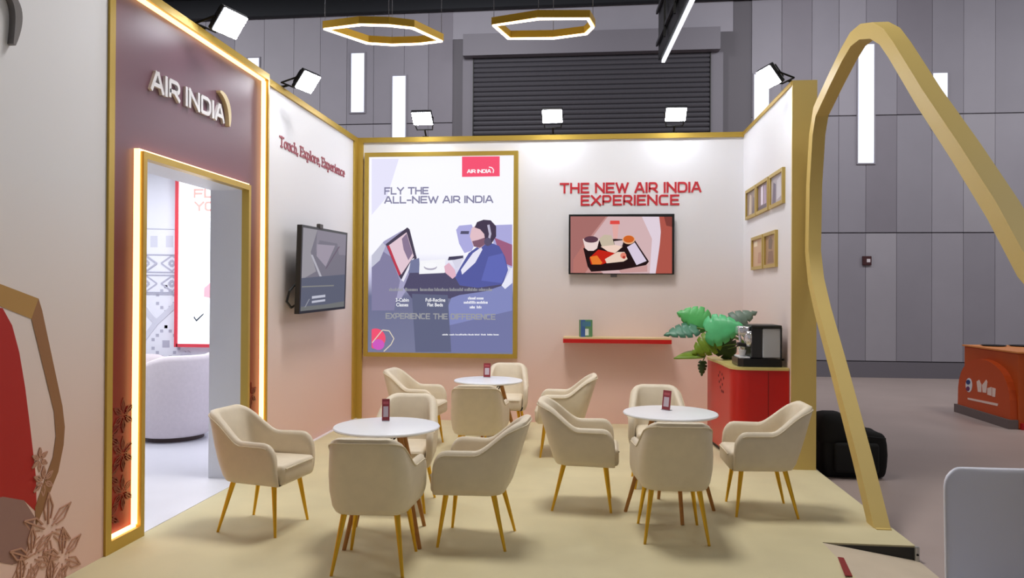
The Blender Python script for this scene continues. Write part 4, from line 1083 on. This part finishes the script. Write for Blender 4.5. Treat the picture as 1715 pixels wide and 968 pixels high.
mb = MB(); mb.cone((0, 0, .012), (0, 0, .47), .02, .02); mb.build('stem', BLACKM, st_)
MB().lathe([(0, 0), (.15, 0), (.15, .012), (0, .012)], 28).build('base', BLACKM, st_)

# ------------------------------------------------------------------ black bag
bg = thing('travel_bag', (2.50, 7.50, ZH), 'black travel bag on the hall floor beside the gold post', 'bag')
BG = mat('bag_black', (8, 8, 9), .85, noise=.2, nscale=40); BG2 = mat('bag_strap', (24, 24, 27), .6)
bm = bmesh.new(); bmesh.ops.create_cube(bm, size=1); bmesh.ops.subdivide_edges(bm, edges=bm.edges[:], cuts=3, use_grid_fill=True)
for v in bm.verts:
    x, y, z = v.co; k = 1 + .08 * (1 - (2 * z) ** 2)
    zz = (z + .5) * .46
    if x > 0: zz *= 1 - .12 * x * 2 * max(0, z + .2)
    v.co = Vector((x * .56 * k, y * .34 * k, zz))
bmesh.ops.bevel(bm, geom=[e for e in bm.edges if len(e.link_faces) == 2 and e.calc_face_angle() > .8], offset=.05, segments=3, profile=.5, affect='EDGES')
MB().addbm(bm).build('body', BG, bg, auto=60)
mb = MB(); mb.rbox((-.33, -.2, .28), (-.03, .16, .60), .1, 4); mb.build('top_pouch', BG, bg, smooth=True)
mb = MB(); mb.rbox((-.2, -.235, .06), (.2, -.17, .34), .03, 3); mb.build('front_pocket', BG, bg, smooth=True)
mb = MB(); mb.tube([(-.12, -.15, .44), (-.08, -.16, .52), (.06, -.16, .52), (.1, -.15, .44)], .012, 6); mb.build('handle', BG2, bg, smooth=True)
mb = MB(); mb.tube([(-.28, -.178, .40), (0, -.19, .41), (.27, -.178, .385)], .005, 5); mb.build('zip', BG2, bg)
for z in (.24, .29, .34):
    mb = MB(); mb.rbox((.285, -.06, z), (.32, .03, z + .025), .006, 1); mb.build('buckle', BG2, bg)
for sx in (-.2, .2):
    mb = MB(); mb.cone((sx, -.13, .02), (sx, -.10, .02), .02, .02, 12); mb.build('wheel', BLACK, bg)

# ------------------------------------------------------------------ white chair, lower right
wc = thing('plastic_chair', (1.64, 2.93, ZH), 'white shell chair cut off at the lower right corner', 'chair', None, math.radians(181))
WC = mat('white_shell', (236, 238, 255), .45)
vs = []; NU, NV = 14, 12
for side in (0, 1):
    for j in range(NV + 1):
        v = j / NV; z = .40 + .64 * v
        for i in range(NU + 1):
            u = i / NU * 2 - 1
            hw_ = .225 + .03 * (1 - v)
            if v > .9: hw_ *= 1 - .10 * ((v - .9) / .1) ** 2
            zz = z + (.012 * u * u - .010) * v - (.03 * max(0, abs(u) - .85) / .15 if v > .95 else 0)
            y = -.20 - .09 * v + .05 * u * u + (.028 if side else 0)
            vs.append((u * hw_, y, zz))
n1 = (NU + 1) * (NV + 1); fs = []
for j in range(NV):
    for i in range(NU):
        a = j * (NU + 1) + i; fs.append((a, a + 1, a + NU + 2, a + NU + 1)); fs.append((n1 + a, n1 + a + NU + 1, n1 + a + NU + 2, n1 + a + 1))
bd = [i for i in range(NU + 1)] + [j * (NU + 1) + NU for j in range(1, NV + 1)] + [NV * (NU + 1) + i for i in range(NU - 1, -1, -1)] + [j * (NU + 1) for j in range(NV - 1, 0, -1)]
for k in range(len(bd)): a, b = bd[k], bd[(k + 1) % len(bd)]; fs.append((b, a, n1 + a, n1 + b))
MB().add(vs, fs).build('backrest', WC, wc, sub=1, smooth=True)
MB().rbox((-.245, -.23, .43), (.245, .22, .47), .018, 3).build('seat', WC, wc, smooth=True)
for sx in (-1, 1):
    for sy in (-1, 1):
        MB().cone((sx * .18, sy * .16, .435), (sx * .21, sy * .2, 0), .016, .011, 12).build('leg', mat('leg_steel', (170, 170, 176), .3, .7), wc)

# ------------------------------------------------------------------ orange kiosk at the far right
kp = pz(1606, 694, ZH); kq = pz(1692, 719, ZH)
ko = thing('kiosk_counter', (kq.x + .5, (kp.y + kq.y) / 2, ZH), 'orange promotional counter with a rounded front far right', 'counter')
OR = mat('kiosk_orange', (190, 80, 20), .5, noise=.05, nscale=3); OR2 = mat('kiosk_plate', (196, 74, 14), .45)
kx, ky0, ky1 = kq.x + .10, kq.y, px(1604, 650, kq.x + .01).y
kh = px(1619, 580, kx).z
MB().rbox((kx, ky0, ZH), (kx + 1.2, ky1, kh), .01, 1).build('body', OR, ko, world=True)
MB().box((kx - .02, ky0 - .02, kh), (kx + 1.22, ky1 + .02, kh + .02)).build('top', mat('kiosk_top', (226, 140, 70), .4), ko, world=True)
pts = [(ky1, ZH + .12), (ky0 + .02, ZH + .12)]; L_ = ky1 - ky0 - .02; hh = (kh - ZH) * .86
for k in range(19):
    t = math.pi * k / 18; pts.append((ky0 + .02 + L_ / 2 - L_ / 2 * math.cos(t), ZH + .12 + (hh - .12) * math.sin(t) ** .6))
MB().prism([(kx - .09, y, z) for y, z in pts], (.089, 0, 0)).build('front_plate', OR2, ko, world=True)
MB().box((kx - .12, ky0, ZH), (kx - .002, ky1 + .05, ZH + .12)).build('plinth', mat('kiosk_grey', (110, 96, 94), .6), ko, world=True)
MB().box((kx + .02, ky0 - .05, ZH), (kx + 1.2, ky0, ZH + .08)).build('red_skirt', mat('kiosk_red', (190, 24, 30), .5), ko, world=True)
XK = kx - .0905; fq = lambda x, y: px(x, y, XK); NK = Vector((-1, 0, 0))
mb = MB()
mb.prism([fq(*p) for p in ell(1623, 645, 5.5, 12, 16)], NK * .003, mat('logo_white', (226, 222, 226), .5))
mb.prism([fq(*p) + NK * .003 for p in ell(1622, 640, 3.5, 4, 12)], NK * .003, mat('logo_blue', (40, 60, 120), .5))
mb.prism([fq(*p) + NK * .003 for p in ell(1621.5, 651, 3, 4, 12)], NK * .003, mat('logo_plum', (110, 40, 90), .5))
mb.build('logo_emblem', None, ko, world=True)
mb = MB(); LW = mat('logo_cream', (236, 208, 196), .5)
for pts in ([(1636, 639), (1640, 636), (1644, 644), (1644, 657), (1638, 656)], [(1645, 645), (1652, 636), (1654, 640), (1652, 658), (1646, 657)], [(1654, 650), (1661, 648), (1661, 663), (1654, 661)], [(1662, 649), (1668, 651), (1667, 665), (1662, 664)], [(1621, 666), (1672, 676), (1671, 680), (1621, 669)]):
    mb.prism([fq(*p) for p in pts], NK * .004, LW)
mb.build('logo_lettering', None, ko, world=True)
for (x, y, r, lab) in ((1660, 579, .16, 'flat black tray on the orange counter, nearer the hall wall'), (1695, 578, .17, 'flat black tray on the orange counter, at the right frame edge')):
    p = pz(x, y, kh + .02) if kh + .02 < HC - .05 else Vector((kx + .5, ky0 + .4, kh + .02))
    p = Vector((min(max(p.x, kx + .25), kx + .9), min(max(p.y, ky0 + .25), ky1 - .25), kh + .02))
    tr = thing('counter_tray', p, lab, 'tray')
    MB().lathe([(0, 0), (r * .8, 0), (r, .012), (r, .016), (r * .8, .006), (0, .006)], 24).build('dish', BLACK, tr)
